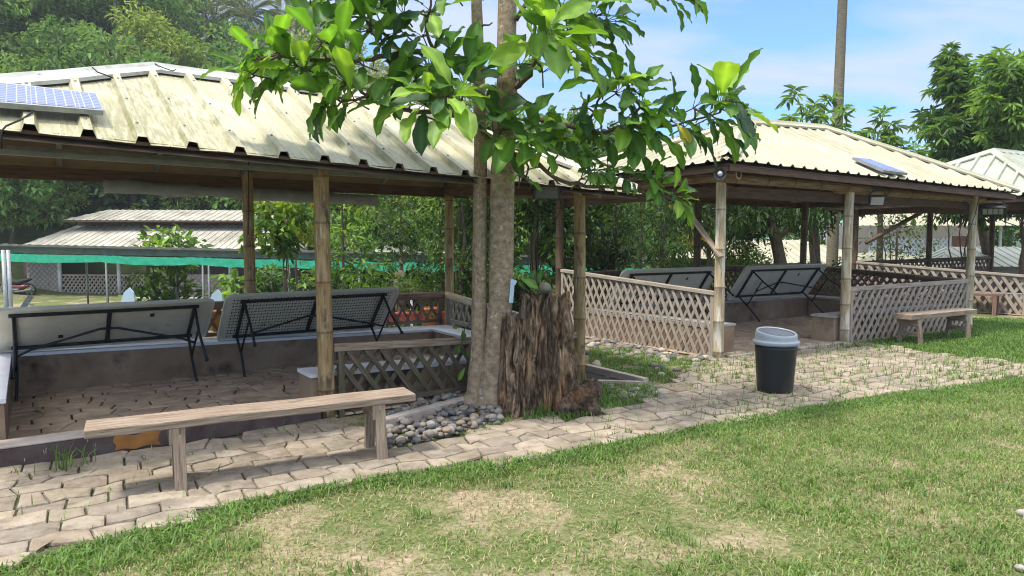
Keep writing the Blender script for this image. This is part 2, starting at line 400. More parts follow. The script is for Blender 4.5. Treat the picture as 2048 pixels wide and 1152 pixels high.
def paving(name, P, ax, w, h, z, mat, seed, convex=False, gap=.009, relief=.008, under=None, tint=.16):
    rn = random.Random(seed); ax = V(ax[0], ax[1], 0).normalized(); ay = V(-ax.y, ax.x, 0)
    pts = [(V(p[0], p[1], 0).dot(ax), V(p[0], p[1], 0).dot(ay)) for p in P]
    x0, x1 = min(p[0] for p in pts), max(p[0] for p in pts); y0, y1 = min(p[1] for p in pts), max(p[1] for p in pts)
    nr = int((y1 - y0) / h) + 2; nc = int((x1 - x0) / w) + 3
    joints = [[x0 + (i - 1 + .5 * (j % 2) + rn.uniform(-.3, .3)) * w for i in range(nc + 1)] for j in range(nr)]
    jtop = [[x + rn.uniform(-.33, .33) * w * (rn.random() < .6) for x in r] for r in joints]
    bound = []
    for j in range(nr + 1):
        xs = (jtop[j - 1] if j else []) + (joints[j] if j < nr else [])
        bound.append(sorted((x, y0 + (j - .5) * h + rn.uniform(-.25, .25) * h) for x in xs))
    mb = MB(); ar = []
    for j in range(nr):
        for i in range(nc):
            a, b = joints[j][i], joints[j][i + 1]; a2, b2 = jtop[j][i], jtop[j][i + 1]
            lo = [p for p in bound[j] if a - 1e-6 <= p[0] <= b + 1e-6]; hi = [p for p in bound[j + 1] if a2 - 1e-6 <= p[0] <= b2 + 1e-6]
            poly = lo + hi[::-1]
            cx = sum(p[0] for p in poly) / len(poly); cy = sum(p[1] for p in poly) / len(poly)
            if convex: poly = clip(poly, pts)
            elif not inpoly(cx, cy, pts): continue
            if len(poly) < 3: continue
            cx = sum(p[0] for p in poly) / len(poly); cy = sum(p[1] for p in poly) / len(poly)
            g = rn.uniform(.6, 1.5) * gap
            def ins(p, d):
                dx, dy = cx - p[0], cy - p[1]; return (p[0] + max(-d, min(d, dx * .6)), p[1] + max(-d, min(d, dy * .6)))
            dense = []
            for k in range(len(poly)):      # extra points make the rims uneven
                p, q = poly[k], poly[(k + 1) % len(poly)]
                dense.append(p)
                if math.hypot(q[0] - p[0], q[1] - p[1]) > .07:
                    dense.append(((p[0] + q[0]) / 2 + rn.uniform(-.004, .004), (p[1] + q[1]) / 2 + rn.uniform(-.004, .004)))
            dz = rn.uniform(-1, 1) * relief * .5; tx, ty = rn.uniform(-.02, .02), rn.uniform(-.02, .02)
            t = 1 - tint + rn.random() * 2 * tint; col = (t * rn.uniform(.97, 1.03), t, t * rn.uniform(.95, 1.04))
            def w3(p, dzz): q = ax * p[0] + ay * p[1]; return (q.x, q.y, z + dz + dzz + (p[0] - cx) * tx + (p[1] - cy) * ty)
            r0 = [w3(ins(p, g), -.016) for p in dense]; r1 = [w3(ins(p, g + .004), -.003) for p in dense]; r2 = [w3(ins(p, g + .016), rn.uniform(-.001, .002)) for p in dense]
            n = len(dense); vs = r0 + r1 + r2 + [w3((cx, cy), relief * .4)]
            fs = [(k, (k + 1) % n, n + (k + 1) % n, n + k) for k in range(n)] + [(n + k, n + (k + 1) % n, 2 * n + (k + 1) % n, 2 * n + k) for k in range(n)] + [(2 * n + k, 2 * n + (k + 1) % n, 3 * n) for k in range(n)]
            mb.add(vs, fs, None, col); ar.append((poly, ax, ay))
    mb.build(name, mat, kind='structure')
    if under is not None:
        u = MB(); u.add([(p[0], p[1], under) for p in P], [tuple(range(len(P)))])
        u.build(name + '_bed', mt['joint'], kind='structure')
    return ar

near = [G(x, y) for x, y in ((-500, 1225), (-250, 1185), (0, 1140), (250, 1070), (500, 1003), (750, 957), (1000, 925), (1250, 884), (1500, 836), (1750, 796), (2048, 757))]
far = [G(x, y) for x, y in ((2048, 728), (1870, 710), (1765, 690), (1712, 684), (1440, 716), (1385, 735), (1330, 765), (1260, 812), (1180, 836), (1010, 850), (880, 885), (770, 905), (735, 868), (654, 845), (300, 900), (0, 945))]
ext = (near[-1] - near[-2]).normalized()
PATH = [tuple(p.xy) for p in near] + [tuple((near[-1] + ext * 5).xy), tuple((far[0] + ext * 5).xy)] + [tuple(p.xy) for p in far] + [tuple((A1 - U1 * 1.2 - V1 * .1).xy)]
STONES = paving('path', PATH, (.87, .5), .225, .175, .022, mt['stone'], 5, under=.003, gap=.0036, tint=.2)
# ------------------------------------------------------------------ pavilions
def bamboo(mb, p0, p1, r, n=12, seed=0, taper=.94, nodes=.38, col=(1, 1, 1)):
    rn = random.Random(seed); p0 = Vector(p0); p1 = Vector(p1); L = (p1 - p0).length
    pts = []; rad = []; t = 0; nxt = rn.uniform(.1, .3)
    k = max(8, int(L / .1)); bend = V(rn.uniform(-1, 1), rn.uniform(-1, 1), rn.uniform(-.3, .3)) * .008
    ev = [0]
    while nxt < L: ev += [nxt - .016, nxt, nxt + .016]; nxt += nodes * rn.uniform(.85, 1.2)
    ev.append(L)
    for d in ev:
        f = d / L; q = p0.lerp(p1, f) + bend * math.sin(f * math.pi)
        pts.append(q); rad.append(r * (1 + (taper - 1) * f))
    cs = [(1, 1, 1)] * len(ev)
    for i in range(2, len(ev) - 1, 3): rad[i] *= 1.1; cs[i] = (.45, .42, .4); rad[i - 1] *= .985
    mb.tube(pts, rad, n, col=[c for c in cs for _ in range(n)])

def slats(mb, P0, P1, b0, b1, t0, t1, sp, w, th, run, off, wob=.006, seed=0):
    """two layers of diagonal slats in the vertical plane P0-P1; run = horizontal run per metre of rise"""
    rn = random.Random(seed); P0 = Vector(P0); P1 = Vector(P1); L = (P1 - P0).length; d = (P1 - P0) / L; nrm = d.cross(V(0, 0, 1)).normalized()
    bot = lambda s: b0 + (b1 - b0) * s / L; top = lambda s: t0 + (t1 - t0) * s / L
    H = max(t0, t1) - min(b0, b1); zb = min(b0, b1)
    for layer, sg in ((off, 1), (-off, -1)):
        s0 = -H * run - sp if sg > 0 else -sp
        i = 0
        while s0 + i * sp < L + H * run + sp:
            s = s0 + i * sp + rn.uniform(-wob, wob); i += 1
            inside = []
            for k in range(41):
                z = zb + H * k / 40; x = s + sg * (z - zb) * run
                if 0 <= x <= L and bot(x) <= z <= top(x): inside.append((x, z))
            if len(inside) < 4: continue
            a, b = inside[0], inside[-1]
            q = lambda p: P0 + d * p[0] + V(0, 0, p[1]) - V(0, 0, P0.z) + nrm * layer
            c = rn.uniform(.75, 1.15)
            mb.bar(q(a), q(b), w * rn.uniform(.9, 1.1), th, up=nrm, col=(c, c, c))

class Pav: pass
def roof_face(mb, P, e0, e1, q0, q1, spc, prof, seed, lift=0.0, screws=None):
    """ribbed sheet over the trapezoid eave e0-e1, top q0-q1; ribs run square to the eave"""
    rn = random.Random(seed)
    e0, e1, q0, q1 = map(Vector, (e0, e1, q0, q1))
    ex = (e1 - e0); ex.z = 0; L = ex.length; ex.normalize(); ey = V(-ex.y, ex.x, 0)
    if (q0 - e0).dot(ey) < 0: ey = -ey
    r0, r1 = (q0 - e0).dot(ex), (q1 - e0).dot(ex); d0, d1 = (q0 - e0).dot(ey), (q1 - e0).dot(ey)
    ss = []
    s = -rn.random() * spc
    while s < L:
        for (ds, h) in prof:
            if 0 < s + ds < L: ss.append((s + ds, h))
        s += spc
    ss = [(0, 0)] + ss + [(r, 0) for r in (r0, r1) if 0 < r < L] + [(L, 0)]; ss.sort()
    nt_ = 7; cols = []; wob = {}
    for (s, h) in ss:
        if s <= r0 and r0 > 0: k = s / r0; tp = e0.lerp(q0, k)
        elif s >= r1 and r1 < L: k = (s - r1) / (L - r1); tp = q1.lerp(e1, k)
        else: k = (s - r0) / max(1e-6, r1 - r0); tp = q0.lerp(q1, k)
        bt = e0.lerp(e1, s / L)
        tl = (tp - e0).dot(ey)
        a = V(0, 0, 0) + bt; a_xy = e0 + ex * s; a = V(a_xy.x, a_xy.y, bt.z); top_xy = e0 + ex * s + ey * tl; t = V(top_xy.x, top_xy.y, tp.z)
        line = []
        for j in range(nt_):
            f = j / (nt_ - 1); p = a.lerp(t, f)
            wv = .008 * mnoise.noise(Vector((s * 1.7 + seed * 3.1, f * tl * 1.3, 0))) + (.010 * mnoise.noise(Vector((s * 6 + seed, 0, 0))) if j == 0 else 0)
            if screws is not None and h > .045 and j in (1, 3, 5) and (not cols or cols[-1] and len(screws) % 2 == 0 or True): screws.append(p + V(0, 0, h + wv + lift))
            line.append((p + V(0, 0, h + wv + lift), (s, f * (t - a).length)))
        cols.append(line)
    vs = [p for l in cols for p, _ in l]; uv = [u for l in cols for _, u in l]
    fs = [(i * nt_ + j, (i + 1) * nt_ + j, (i + 1) * nt_ + j + 1, i * nt_ + j + 1) for i in range(len(cols) - 1) for j in range(nt_ - 1)]
    o = rn.random() * 30
    mb.add(vs, fs, [[(uv[k][0] + o, uv[k][1] + o) for k in f] for f in fs])

def cap_strip(mb, a, b, na, nb, w, lift=.02):
    """bent flashing along a-b; na, nb are horizontal directions to the two sides (pointing away, dropping by slope)"""
    a = Vector(a) + V(0, 0, lift); b = Vector(b) + V(0, 0, lift)
    n = max(2, int((b - a).length / .35)); vs = []; 
    for i in range(n + 1):
        c = a.lerp(b, i / n); j = .006 * mnoise.noise(Vector((i * 1.7, c.x, c.y)))
        vs += [c + na * w + V(0, 0, j - .0), c + na * w * .25 + V(0, 0, .012), c + V(0, 0, .035 + j), c + nb * w * .25 + V(0, 0, .012), c + nb * w + V(0, 0, j)]
        vs += [c + na * w + V(0, 0, j - .03), c + nb * w + V(0, 0, j - .03)]
    fs = []
    for i in range(n):
        o = i * 7; q = o + 7
        for k in range(4): fs.append((o + k, o + k + 1, q + k + 1, q + k))
        fs.append((o + 5, o, q, q + 5)); fs.append((o + 4, o + 6, q + 6, q + 4))
    mb.add(vs, fs)

def pavilion(idx, A, u, v, L1, L, W, hz, ridge, zr, spc, prof, roofm, label, bench_h, postm, floor_z=.02, over=.45, seed=1, ceil=True, back=True):
    p = Pav(); A = Vector(A); p.A, p.u, p.v, p.L, p.L1, p.W = A, u, v, L, L1, W
    P = lambda s, t, z=0: A + u * s + v * t + V(0, 0, z); p.P = P
    th = thing('bamboo_pavilion', P(L / 2, W / 2), label, 'pavilion', 'open bamboo pavilions along the stone path'); p.obj = th
    o = over; FL, FR, BL, BR = P(-o, -o, hz[0]), P(L + o, -o, hz[1]), P(-o, W + o, hz[2]), P(L + o, W + o, hz[3])
    R0, R1 = P(ridge[0], W / 2, zr[0]), P(ridge[1], W / 2, zr[1])
    p.c = (FL, FR, BL, BR, R0, R1)
    p.front_plane = (FL, ((FR - FL).cross(R0 - FL)).normalized())
    mb = MB()
    sc_l = []
    roof_face(mb, P, FL, FR, R0, R1, spc, prof, seed, screws=sc_l if ceil else None); roof_face(mb, P, FR, BR, R1, R1, spc, prof, seed + 1)
    roof_face(mb, P, BR, BL, R1, R0, spc, prof, seed + 2); roof_face(mb, P, BL, FL, R0, R0, spc, prof, seed + 3)
    for a_, b_ in zip(sc_l[:], sc_l[3:]):
        if (a_ - b_).length < .09: c_ = (a_ + b_) / 2; mb.tube([c_ - V(0, 0, .004), c_ + V(0, 0, .007)], [.013, .008], 7, mi=1)
    rf = mb.build('roof', [roofm, mt['steel_grey']], th)
    cm = MB()
    def slope_dir(n, e0, e1, q):     # direction across a face, downwards
        e0, e1, q = map(Vector, (e0, e1, q)); nn = (e1 - e0).cross(q - e0).normalized()
        if nn.z < 0: nn = -nn
        return nn
    nF, nR, nB, nL = slope_dir(0, FL, FR, R0), slope_dir(0, FR, BR, R1), slope_dir(0, BR, BL, R1), slope_dir(0, BL, FL, R0)
    def strip(a, b, n1, n2, w):
        d = (b - a).normalized(); s1 = d.cross(n1).normalized(); s2 = d.cross(n2).normalized()
        if s1.dot(V(n1.x, n1.y, 0)) < 0: s1 = -s1
        if s2.dot(V(n2.x, n2.y, 0)) < 0: s2 = -s2
        cap_strip(cm, a + (n1 + n2) * .012, b + (n1 + n2) * .012, s1, s2, w, .028)
    strip(R0, R1, nF, nB, .11)
    for e, r, n1, n2 in ((FL, R0, nF, nL), (FR, R1, nF, nR), (BL, R0, nB, nL), (BR, R1, nB, nR)): strip(e.lerp(r, .02), r, n1, n2, .11)
    cm.build('ridge_cap', mt['cap'] if ceil else roofm, rf)
    # ceiling boards and rafters under the sheet
    cb = MB(); dz = V(0, 0, -.05)
    ins = lambda e: e.lerp((FL + FR + BL + BR) / 4, .012)
    for e0, e1, q0, q1 in ((FL, FR, R0, R1), (FR, BR, R1, None), (BR, BL, R1, R0), (BL, FL, R0, None)):
        q = [ins(e0) + dz, ins(e1) + dz, (q1 or q0) + dz] + ([q0 + dz] if q1 else [])
        cb.add(q, [tuple(range(len(q)))])
    cb.build('ceiling', mt['ply'] if ceil else mt['timber_dark'], th)
    rb = MB()
    nr = int(L / .85)
    for i in range(nr + 1):
        f = i / nr
        for e0, e1 in ((FL, FR), (BL, BR)):
            a = e0.lerp(e1, (f * L + .0 + o) / (L + 2 * o)); s = f * L
            b = R0 + (R1 - R0) * min(1, max(0, (s - ridge[0]) / (ridge[1] - ridge[0])))
            tp = b
            if s < ridge[0]: tp = (FL if e0 is FL else BL).lerp(R0, (s + o) / (ridge[0] + o))
            if s > ridge[1]: tp = (FR if e0 is FL else BR).lerp(R1, (L + o - s) / (L + o - ridge[1]))
            rb.bar(ins(a).lerp(tp, .2) + V(0, 0, -.085), tp + V(0, 0, -.085), .045, .06)
    for e0, e1 in ((BL, BR), (FL, FR)):
        for f in (.38, .7):
            a = e0.lerp(R0, f); b = e1.lerp(R1, f); rb.bar(a + V(0, 0, -.13), b + V(0, 0, -.13), .04, .05)
    rb.build('rafter_frame', mt['steel_grey'] if ceil else mt['timber_dark'], th)
    # posts
    def roof_z(s, t): 
        f = (s + o) / (L + 2 * o); zf = hz[0] + (hz[1] - hz[0]) * f; zb = hz[2] + (hz[3] - hz[2]) * f
        return (zf if t < W / 2 else zb) + .1
    k = 0
    p.post = {}
    for nm, s, t, r in (('A', 0, 0, .066), ('B', L1, 0, .068), ('C', L, 0, .064), ('D', 0, W, .066), ('M', L * .5 + .06, W, .066), ('E', L + .05, W, .064)):
        m = MB(); z = roof_z(s, t) + (.06 if 1 else 0)
        lean = V(RND.uniform(-.015, .015), RND.uniform(-.015, .015), 0)
        bamboo(m, P(s, t, -.05), P(s, t, z) + lean, r, 14, seed * 17 + k, nodes=.42); k += 1
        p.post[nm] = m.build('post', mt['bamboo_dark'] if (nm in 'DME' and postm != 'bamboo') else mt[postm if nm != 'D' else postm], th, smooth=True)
    # beams on the posts
    bm = MB()
    zt = lambda s, t: roof_z(s, t) - .06
    if ceil:
        bm.bar(P(-.3, -.03, 2.1), P(L + .3, -.03, 2.02), .05, .032)
        bm.build('roof_beam', mt['steel_grey'], th); bm = MB()
        bm.bar(P(-.4, W + .05, zt(0, W) - .05), P(L + .4, W + .05, zt(L, W) - .05), .05, .13)
        bm.bar(P(L, -.3, zt(L, 0) - .02), P(L, W + .3, zt(L, W) - .02), .05, .12); bm.bar(P(0, -.3, zt(0, 0) - .02), P(0, W + .3, zt(0, W) - .02), .05, .12)
        bm.build('roof_beam', mt['timber_dark'], th)
    else:
        for kk, (a, b) in enumerate(((P(-.12, -.09, 2.25), P(L1 + .25, -.09, 2.2)), (P(L1 - .25, .04, 2.19), P(L + .5, .04, 2.14)),
                     (P(-.35, W, zt(0, W)), P(L + .4, W, zt(L, W))), (P(-.08, -.3, 2.27), P(-.08, W + .35, 2.2)), (P(L, -.35, zt(L, 0)), P(L, W + .35, zt(L, W))))):
            m = MB(); bamboo(m, a, b, .068, 12, seed * 31 + kk, nodes=.5)
            d = (b - a).normalized()
            for e, sg in ((a, -1), (b, 1)):
                m.tube([e + d * sg * .001, e + d * sg * .004], [.062, .058], 12, mi=1); m.tube([e + d * sg * .004, e + d * sg * .0045], [.04, .039], 12, mi=2)  # cut rim, then a dark disc painted for the shaded hollow
            m.build('roof_beam', [mt['bamboo_beam'], mt['bamboo_cut'], mt['dark_wall_and_shade']], th, smooth=False)
        # second, flat tie beam below
        m = MB()
        for a, b in ((P(0, .1, 2.09), P(L, .1, 2.05)), (P(.1, 0, 2.1), P(.1, W, 2.06))): m.bar(a, b, .05, .14)
        m.build('tie_beam', mt['timber_dark'], th)
    fb = MB()
    if ceil: ins0 = ins; ins = lambda e: ins0(e) + V(0, 0, .04)
    for e0, e1 in ((FL, FR), (FR, BR), (BR, BL), (BL, FL)):
        a = ins(ins(e0)) + V(0, 0, -.075); b = ins(ins(e1)) + V(0, 0, -.075)
        fb.bar(a, b, .03, .022 if ceil else .08)
    fb.build('fascia_board', mt['timber_dark'], th)
    # built-in bench of cement round three sides, with a front stretch behind the lattice
    bh = lambda s: bench_h[0] + (bench_h[1] - bench_h[0]) * s / L
    bb = MB(); bt = MB(); bw = .36; g = .07
    def run(s0, t0, s1, t1, skip=None):
        q = [P(s0, t0), P(s1, t0), P(s1, t1), P(s0, t1)]
        ss = [s0, s1, s1, s0]
        bb.hexa([c for c in q] + [c + V(0, 0, bh(s) - .03) for c, s in zip(q, ss)])
        e = .012
        q2 = [P(s0 - e, t0 - e), P(s1 + e, t0 - e), P(s1 + e, t1 + e), P(s0 - e, t1 + e)]
        bt.hexa([c + V(0, 0, bh(s) - .03) for c, s in zip(q2, ss)] + [c + V(0, 0, bh(s)) for c, s in zip(q2, ss)])
    run(g - (.1 if ceil else 0), g + .14, g + bw + (0 if ceil else .1), W - g - bw - .03); run(g, W - g - bw, L - g, W - g); run(L - g - bw, g + bw + .03, L - g, W - g - bw - .03); run(L1 - .1, g + .03, L - g, g + bw)
    cbn = bb.build('cement_bench', mt['concrete'], th)
    bt.build('bench_top', mt['whitewash' if ceil else 'block'], cbn)
    return p

def fence(p, seg, kind, label, z, mats, rail, sp=.135, w=.038, run=.62, endpost=True, bottom=True, off=.012, seed=0, th=.014, group='lattice fences round the pavilions'):
    """seg ((s0,t0),(s1,t1)) along the pavilion; z = (b0,b1,t0,t1)"""
    P0 = p.P(*seg[0]); P1 = p.P(*seg[1]); d = (P1 - P0).normalized(); nrm = d.cross(V(0, 0, 1)).normalized()
    t = thing('lattice_fence', (P0 + P1) / 2, label, 'fence', group)
    m = MB(); slats(m, P0, P1, z[0], z[1], z[2], z[3], sp, w, th, run, off, seed=seed); m.build('lattice_panel', mats[0], t)
    a = P0 + V(0, 0, z[2]) - d * .03; b = P1 + V(0, 0, z[3]) + d * .03
    m = MB()
    if rail == 'plank': m.bar(a + V(0, 0, .02), b + V(0, 0, .02), .075, .05); m.bar(a + nrm * .03 - V(0, 0, .03), b + nrm * .03 - V(0, 0, .03), .02, .06); m.build('top_rail', mats[1], t, bevel=.006)
    elif rail == 'board':
        m.bar(a + V(0, 0, .0), b + V(0, 0, .0), .055, .066); m.build('top_rail', mats[1], t, bevel=.008)
    else: bamboo(m, a, b, .05, 12, seed, nodes=.7, taper=.98); m.build('top_rail', mats[1], t, smooth=True)
    if bottom:
      m = MB(); m.bar(P0 + V(0, 0, z[0] + .01), P1 + V(0, 0, z[1] + .01), .05, .045); m.build('bottom_rail', mats[0], t)
    if endpost:
        for q, k, s in ((P0, 2, 1), (P1, 3, -1)):
            m = MB(); m.bar(q + d * s * .03 + V(0, 0, z[k - 2] - .1), q + d * s * .03 + V(0, 0, z[k]), .05, .05, up=nrm); m.build('end_stile', mats[0], t)
    return t

PROF1 = [(0, 0), (.095, 0), (.1, .003), (.105, 0), (.2, 0), (.218, .05), (.272, .05), (.29, 0)]
PROF2 = [(0, 0), (.13, 0), (.145, .012), (.158, .026), (.172, .03), (.186, .026), (.199, .012), (.21, 0)]
p1 = pavilion(1, A1, U1, V1, 2.65, 5.4, 2.9, (2.22, 1.97, 2.2, 2.14), (1.62, 3.95), (3.02, 2.98), .31, PROF1, mt['roof'],
              'nearest bamboo pavilion with dirty cream ribbed roof and brown ceiling', (.43, .31), 'bamboo', seed=3)
U2 = V(.869, .495, 0); V2 = V(-.622, .782, 0)
p2 = pavilion(2, (2.58, 8.8, 0), U2, V2, 2.48, 5.66, 2.94, (2.41, 2.23, 2.32, 2.2), (2.29, 4.02), (3.26, 3.30), .215, PROF2, mt['roof_clean'],
              'second bamboo pavilion with clean cream roof, behind the black bin', (.4, .4), 'bamboo_pale', seed=5, ceil=False)
p3 = pavilion(3, (9.9, 13.5, 0), U2, V(-.707, .707, 0), 2.5, 5.66, 3.25, (2.3, 2.25, 2.2, 2.2), (2.0, 4.0), (3.36, 3.36), .3, PROF1, mt['roof_pale'],
              'farthest bamboo pavilion at the right edge, pale greenish roof', (.4, .4), 'bamboo_dark', seed=9, ceil=False)

# interior floors
def floor(p, name, seed, z=.026):
    P = [p.P(-.05, -.02), p.P(p.L + .05, -.02), p.P(p.L + .05, p.W + .05), p.P(-.05, p.W + .05)]
    paving(name, [tuple(q.xy) for q in P], p.u, .25, .175, z, mt['floor_stone'], seed, convex=True, under=.0075, relief=.004, gap=.006)
floor(p1, 'pavilion_floor', 21); floor(p2, 'pavilion_floor', 22); floor(p3, 'pavilion_floor', 23)

# kerb in front of the nearest pavilion
m = MB(); q = [p1.P(-.6, -.1), p1.P(2.56, -.1), p1.P(2.6, .09), p1.P(-.6, .09)]
m.hexa([c for c in q] + [c + V(0, 0, .145) for c in q]); 
kb = m.build('kerb', mt['kerb_face'], None, loc=tuple(p1.P(1, 0)), bevel=.008); tag(kb, 'maroon painted cement kerb along the open front of the nearest pavilion', 'kerb')
m = MB(); q2 = [p1.P(-.6, -.105), p1.P(2.555, -.105), p1.P(2.605, .095), p1.P(-.6, .095)]
m.hexa([c + V(0, 0, .146) for c in q2] + [c + V(0, 0, .163) for c in q2]); m.build('kerb_top', mt['kerb_top'], kb, bevel=.006)
m = MB(); a = p1.P(1.12, -.1); 
vs = []
for i in range(9):
    for j in range(4): vs.append(p1.P(1.06 + i * .036 + .012 * math.sin(j * 2.1 + i), -.104 - .008 * math.sin(i / 8 * math.pi), .025 + j * .034 + .008 * math.sin(i * 1.3)))
m.add(vs, [(i * 4 + j, (i + 1) * 4 + j, (i + 1) * 4 + j + 1, i * 4 + j + 1) for i in range(8) for j in range(3)]); m.build('ochre_patch', mt['ochre'], kb)
# low cement edging where the second pavilion floor meets the path
m = MB(); m.bar(p2.P(.1, -.03, .022), p2.P(2.4, -.03, .022), .12, .05)
tag(m.build('threshold', mt['kerb_top'], None, loc=tuple(p2.P(1.2, 0)), bevel=.01), 'low cement threshold between the two front posts of the second pavilion', 'threshold')

T_, G_, B_, MS, TN = mt['timber'], mt['timber_grey'], mt['timber_brown'], mt['timber_moss'], mt['timber_tan']
fence(p1, ((2.74, 0), (5.33, 0)), 0, 'mossy lattice panel between nearest bamboo post and tree', (.09, .08, .6, .5), (MS, T_), 'board', .15, .042, .72, seed=1, off=-.012)
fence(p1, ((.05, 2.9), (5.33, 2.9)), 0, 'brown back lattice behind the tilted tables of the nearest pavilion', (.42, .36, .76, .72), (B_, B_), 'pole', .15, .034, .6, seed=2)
fence(p1, ((5.4, .05), (5.4, 2.85)), 0, 'grey side lattice with pale pole rail half hidden by the trunk', (.3, .36, .5, .72), (G_, mt['bamboo_pale']), 'pole', .14, .03, .5, seed=3)
fence(p2, ((0, .06), (0, 2.9)), 0, 'tall tan side lattice left of the second pavilion entrance', (.0, .03, .8, .98), (TN, TN), 'plank', .122, .035, .5, seed=4, off=-.014, bottom=False)
fence(p2, ((2.56, 0), (5.58, 0)), 0, 'grey front lattice behind the short bench', (.0, .0, .78, .8), (G_, G_), 'board', .145, .046, .7, seed=5, off=.014, bottom=False)
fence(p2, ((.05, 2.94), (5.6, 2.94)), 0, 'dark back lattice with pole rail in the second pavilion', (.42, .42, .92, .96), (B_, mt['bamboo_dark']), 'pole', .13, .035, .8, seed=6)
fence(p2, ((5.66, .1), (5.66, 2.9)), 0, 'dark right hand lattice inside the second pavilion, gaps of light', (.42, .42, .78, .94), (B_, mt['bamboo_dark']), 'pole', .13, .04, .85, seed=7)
fence(p3, ((0, .06), (0, 3.2)), 0, 'pinkish tan lattice of the farthest pavilion at the right edge', (-.05, .0, .74, .93), (TN, TN), 'plank', .17, .055, .62, seed=8, off=-.014, bottom=False)
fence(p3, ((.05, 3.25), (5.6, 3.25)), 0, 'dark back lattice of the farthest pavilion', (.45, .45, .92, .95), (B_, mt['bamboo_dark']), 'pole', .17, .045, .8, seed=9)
# ------------------------------------------------------------------ folding tables
def table(c_bot, d, fwd, tilt, L, label, W=.74, leg=.62, mesh_pat=False, splay=0):
    """c_bot: centre of the lower long edge; d: long direction; fwd: horizontal direction the underside faces; tilt: overhang angle from vertical"""
    c_bot = Vector(c_bot); d = Vector(d).normalized(); fwd = Vector(fwd).normalized()
    e = (V(0, 0, 1) * math.cos(tilt) + fwd * math.sin(tilt)).normalized()      # up the table width
    n = (fwd * math.cos(tilt) - V(0, 0, 1) * math.sin(tilt)).normalized()      # out of the underside
    t = thing('folding_table', c_bot, label, 'table', 'folding tables tipped against the back rails')
    Pt = lambda s, w, k=0: c_bot + d * s + e * w + n * k
    m = MB(); r = .07; out = []
    for cx, cy, a0 in ((L / 2 - r, r, -90), (L / 2 - r, W - r, 0), (-L / 2 + r, W - r, 90), (-L / 2 + r, r, 180)):
        for k in range(7):
            a = math.radians(a0 + 15 * k); out.append((cx + r * math.cos(a), cy + r * math.sin(a)))
    q = len(out); sc = lambda f: [(x * (1 - f / (L / 2)), W / 2 + (y - W / 2) * (1 - f / (W / 2))) for x, y in out]
    rings = [[Pt(x, y, -.045) for x, y in sc(.012)], [Pt(x, y, -.03) for x, y in out], [Pt(x, y, 0) for x, y in out], [Pt(x, y, .002) for x, y in sc(.018)], [Pt(x, y, -.012) for x, y in sc(.026)]]
    vs = [p for rg in rings for p in rg]; fs = []
    for i in range(4):
        for k in range(q): fs.append((i * q + k, i * q + (k + 1) % q, (i + 1) * q + (k + 1) % q, (i + 1) * q + k))
    fs.append(tuple(range(4 * q, 5 * q))); fs.append(tuple(reversed(range(q))))
    m.add(vs, fs)
    if mesh_pat:       # dimples of the underside as flat dark marks, their shade put into the colour
        for i in range(52):
            for j in range(13):
                if (i + j) % 2 == 0 or True:
                    x = -L / 2 + .1 + i * (L - .2) / 51; y = .08 + j * (W - .16) / 12
                    a, b = (.016, .006) if (i + j) % 2 else (.006, .016)
                    m.add([Pt(x - a, y - b, -.0105), Pt(x + a, y - b, -.0105), Pt(x + a, y + b, -.0105), Pt(x - a, y + b, -.0105)], [(0, 1, 2, 3)], mi=1)
    else:
        for x, y in ((-L * .21, W * .3), (L * .2, W * .7)): m.add([Pt(x - .02, y - .03, -.009), Pt(x + .02, y - .03, -.009), Pt(x + .02, y + .03, -.009), Pt(x - .02, y + .03, -.009)], [(0, 1, 2, 3)], mi=1)
    m.build('table_top', [mt['plastic_white'], mt['steel_dark']], t)
    m = MB()
    for w in (.085, W - .085): m.bar(Pt(-L * .42, w, .004), Pt(L * .42, w, .004), .026, .024, up=n)
    m.bar(Pt(0, .085, .0), Pt(0, W - .085, .0), .038, .024, up=n)
    for s in (-.4, .4): m.bar(Pt(L * s, .085, .004), Pt(L * s, W - .085, .004), .03, .03, up=n)
    m.build('table_frame', mt['steel_dark'], t)
    for s in (-1, 1):
        for w in (.1, W - .1):
            m = MB(); sp = .06 if w > W / 2 else -.04
            m.tube([Pt(s * L * .4, w, .01), Pt(s * L * .4, w, leg * .5), Pt(s * L * .4 + s * .01, w + (sp * .4), leg * .8), Pt(s * L * .4 + s * .02, w + sp * .5, leg)], .0135, 9)
            m.tube([Pt(s * L * .4 + s * .02, w + sp * .5, leg), Pt(s * L * .4 + s * .02, w + sp * .5, leg + .02)], .019, 9)
            m.build('leg', mt['steel_dark'], t, smooth=True)
        m = MB()
        m.tube([Pt(s * L * .4, .1, leg * .42), Pt(s * L * .4, W - .1, leg * .42)], .011, 8)
        m.tube([Pt(s * L * .4, W * .5, leg * .42), Pt(s * L * .4 - s * .12, W * .5, .2), Pt(s * .08, W * .52, .035), Pt(0, W * .52, .03)], .012, 8)
        m.build('brace', mt['steel_dark'], t, smooth=True)
    return t
table(p1.P(1.24, 2.55, .42), U1, -V1, math.radians(52), 1.9, 'white folding table tipped on its side, left of the bamboo posts', leg=.63)
table(p1.P(3.3, 2.55, .36), U1, -V1, math.radians(44), 2.0, 'darker dimpled folding table tipped on its side behind the front bamboo post', W=.76, mesh_pat=True, leg=.6)
table(p2.P(1.5, 2.5, .42), U2, -V(-.495, .869, 0), math.radians(36), 2.0, 'white folding table leaning behind the tall side lattice', leg=.6)
table(p2.P(4.1, 2.45, .42), U2, -V(-.495, .869, 0), math.radians(36), 2.1, 'white folding table leaning in the shaded corner of the second pavilion', leg=.62)

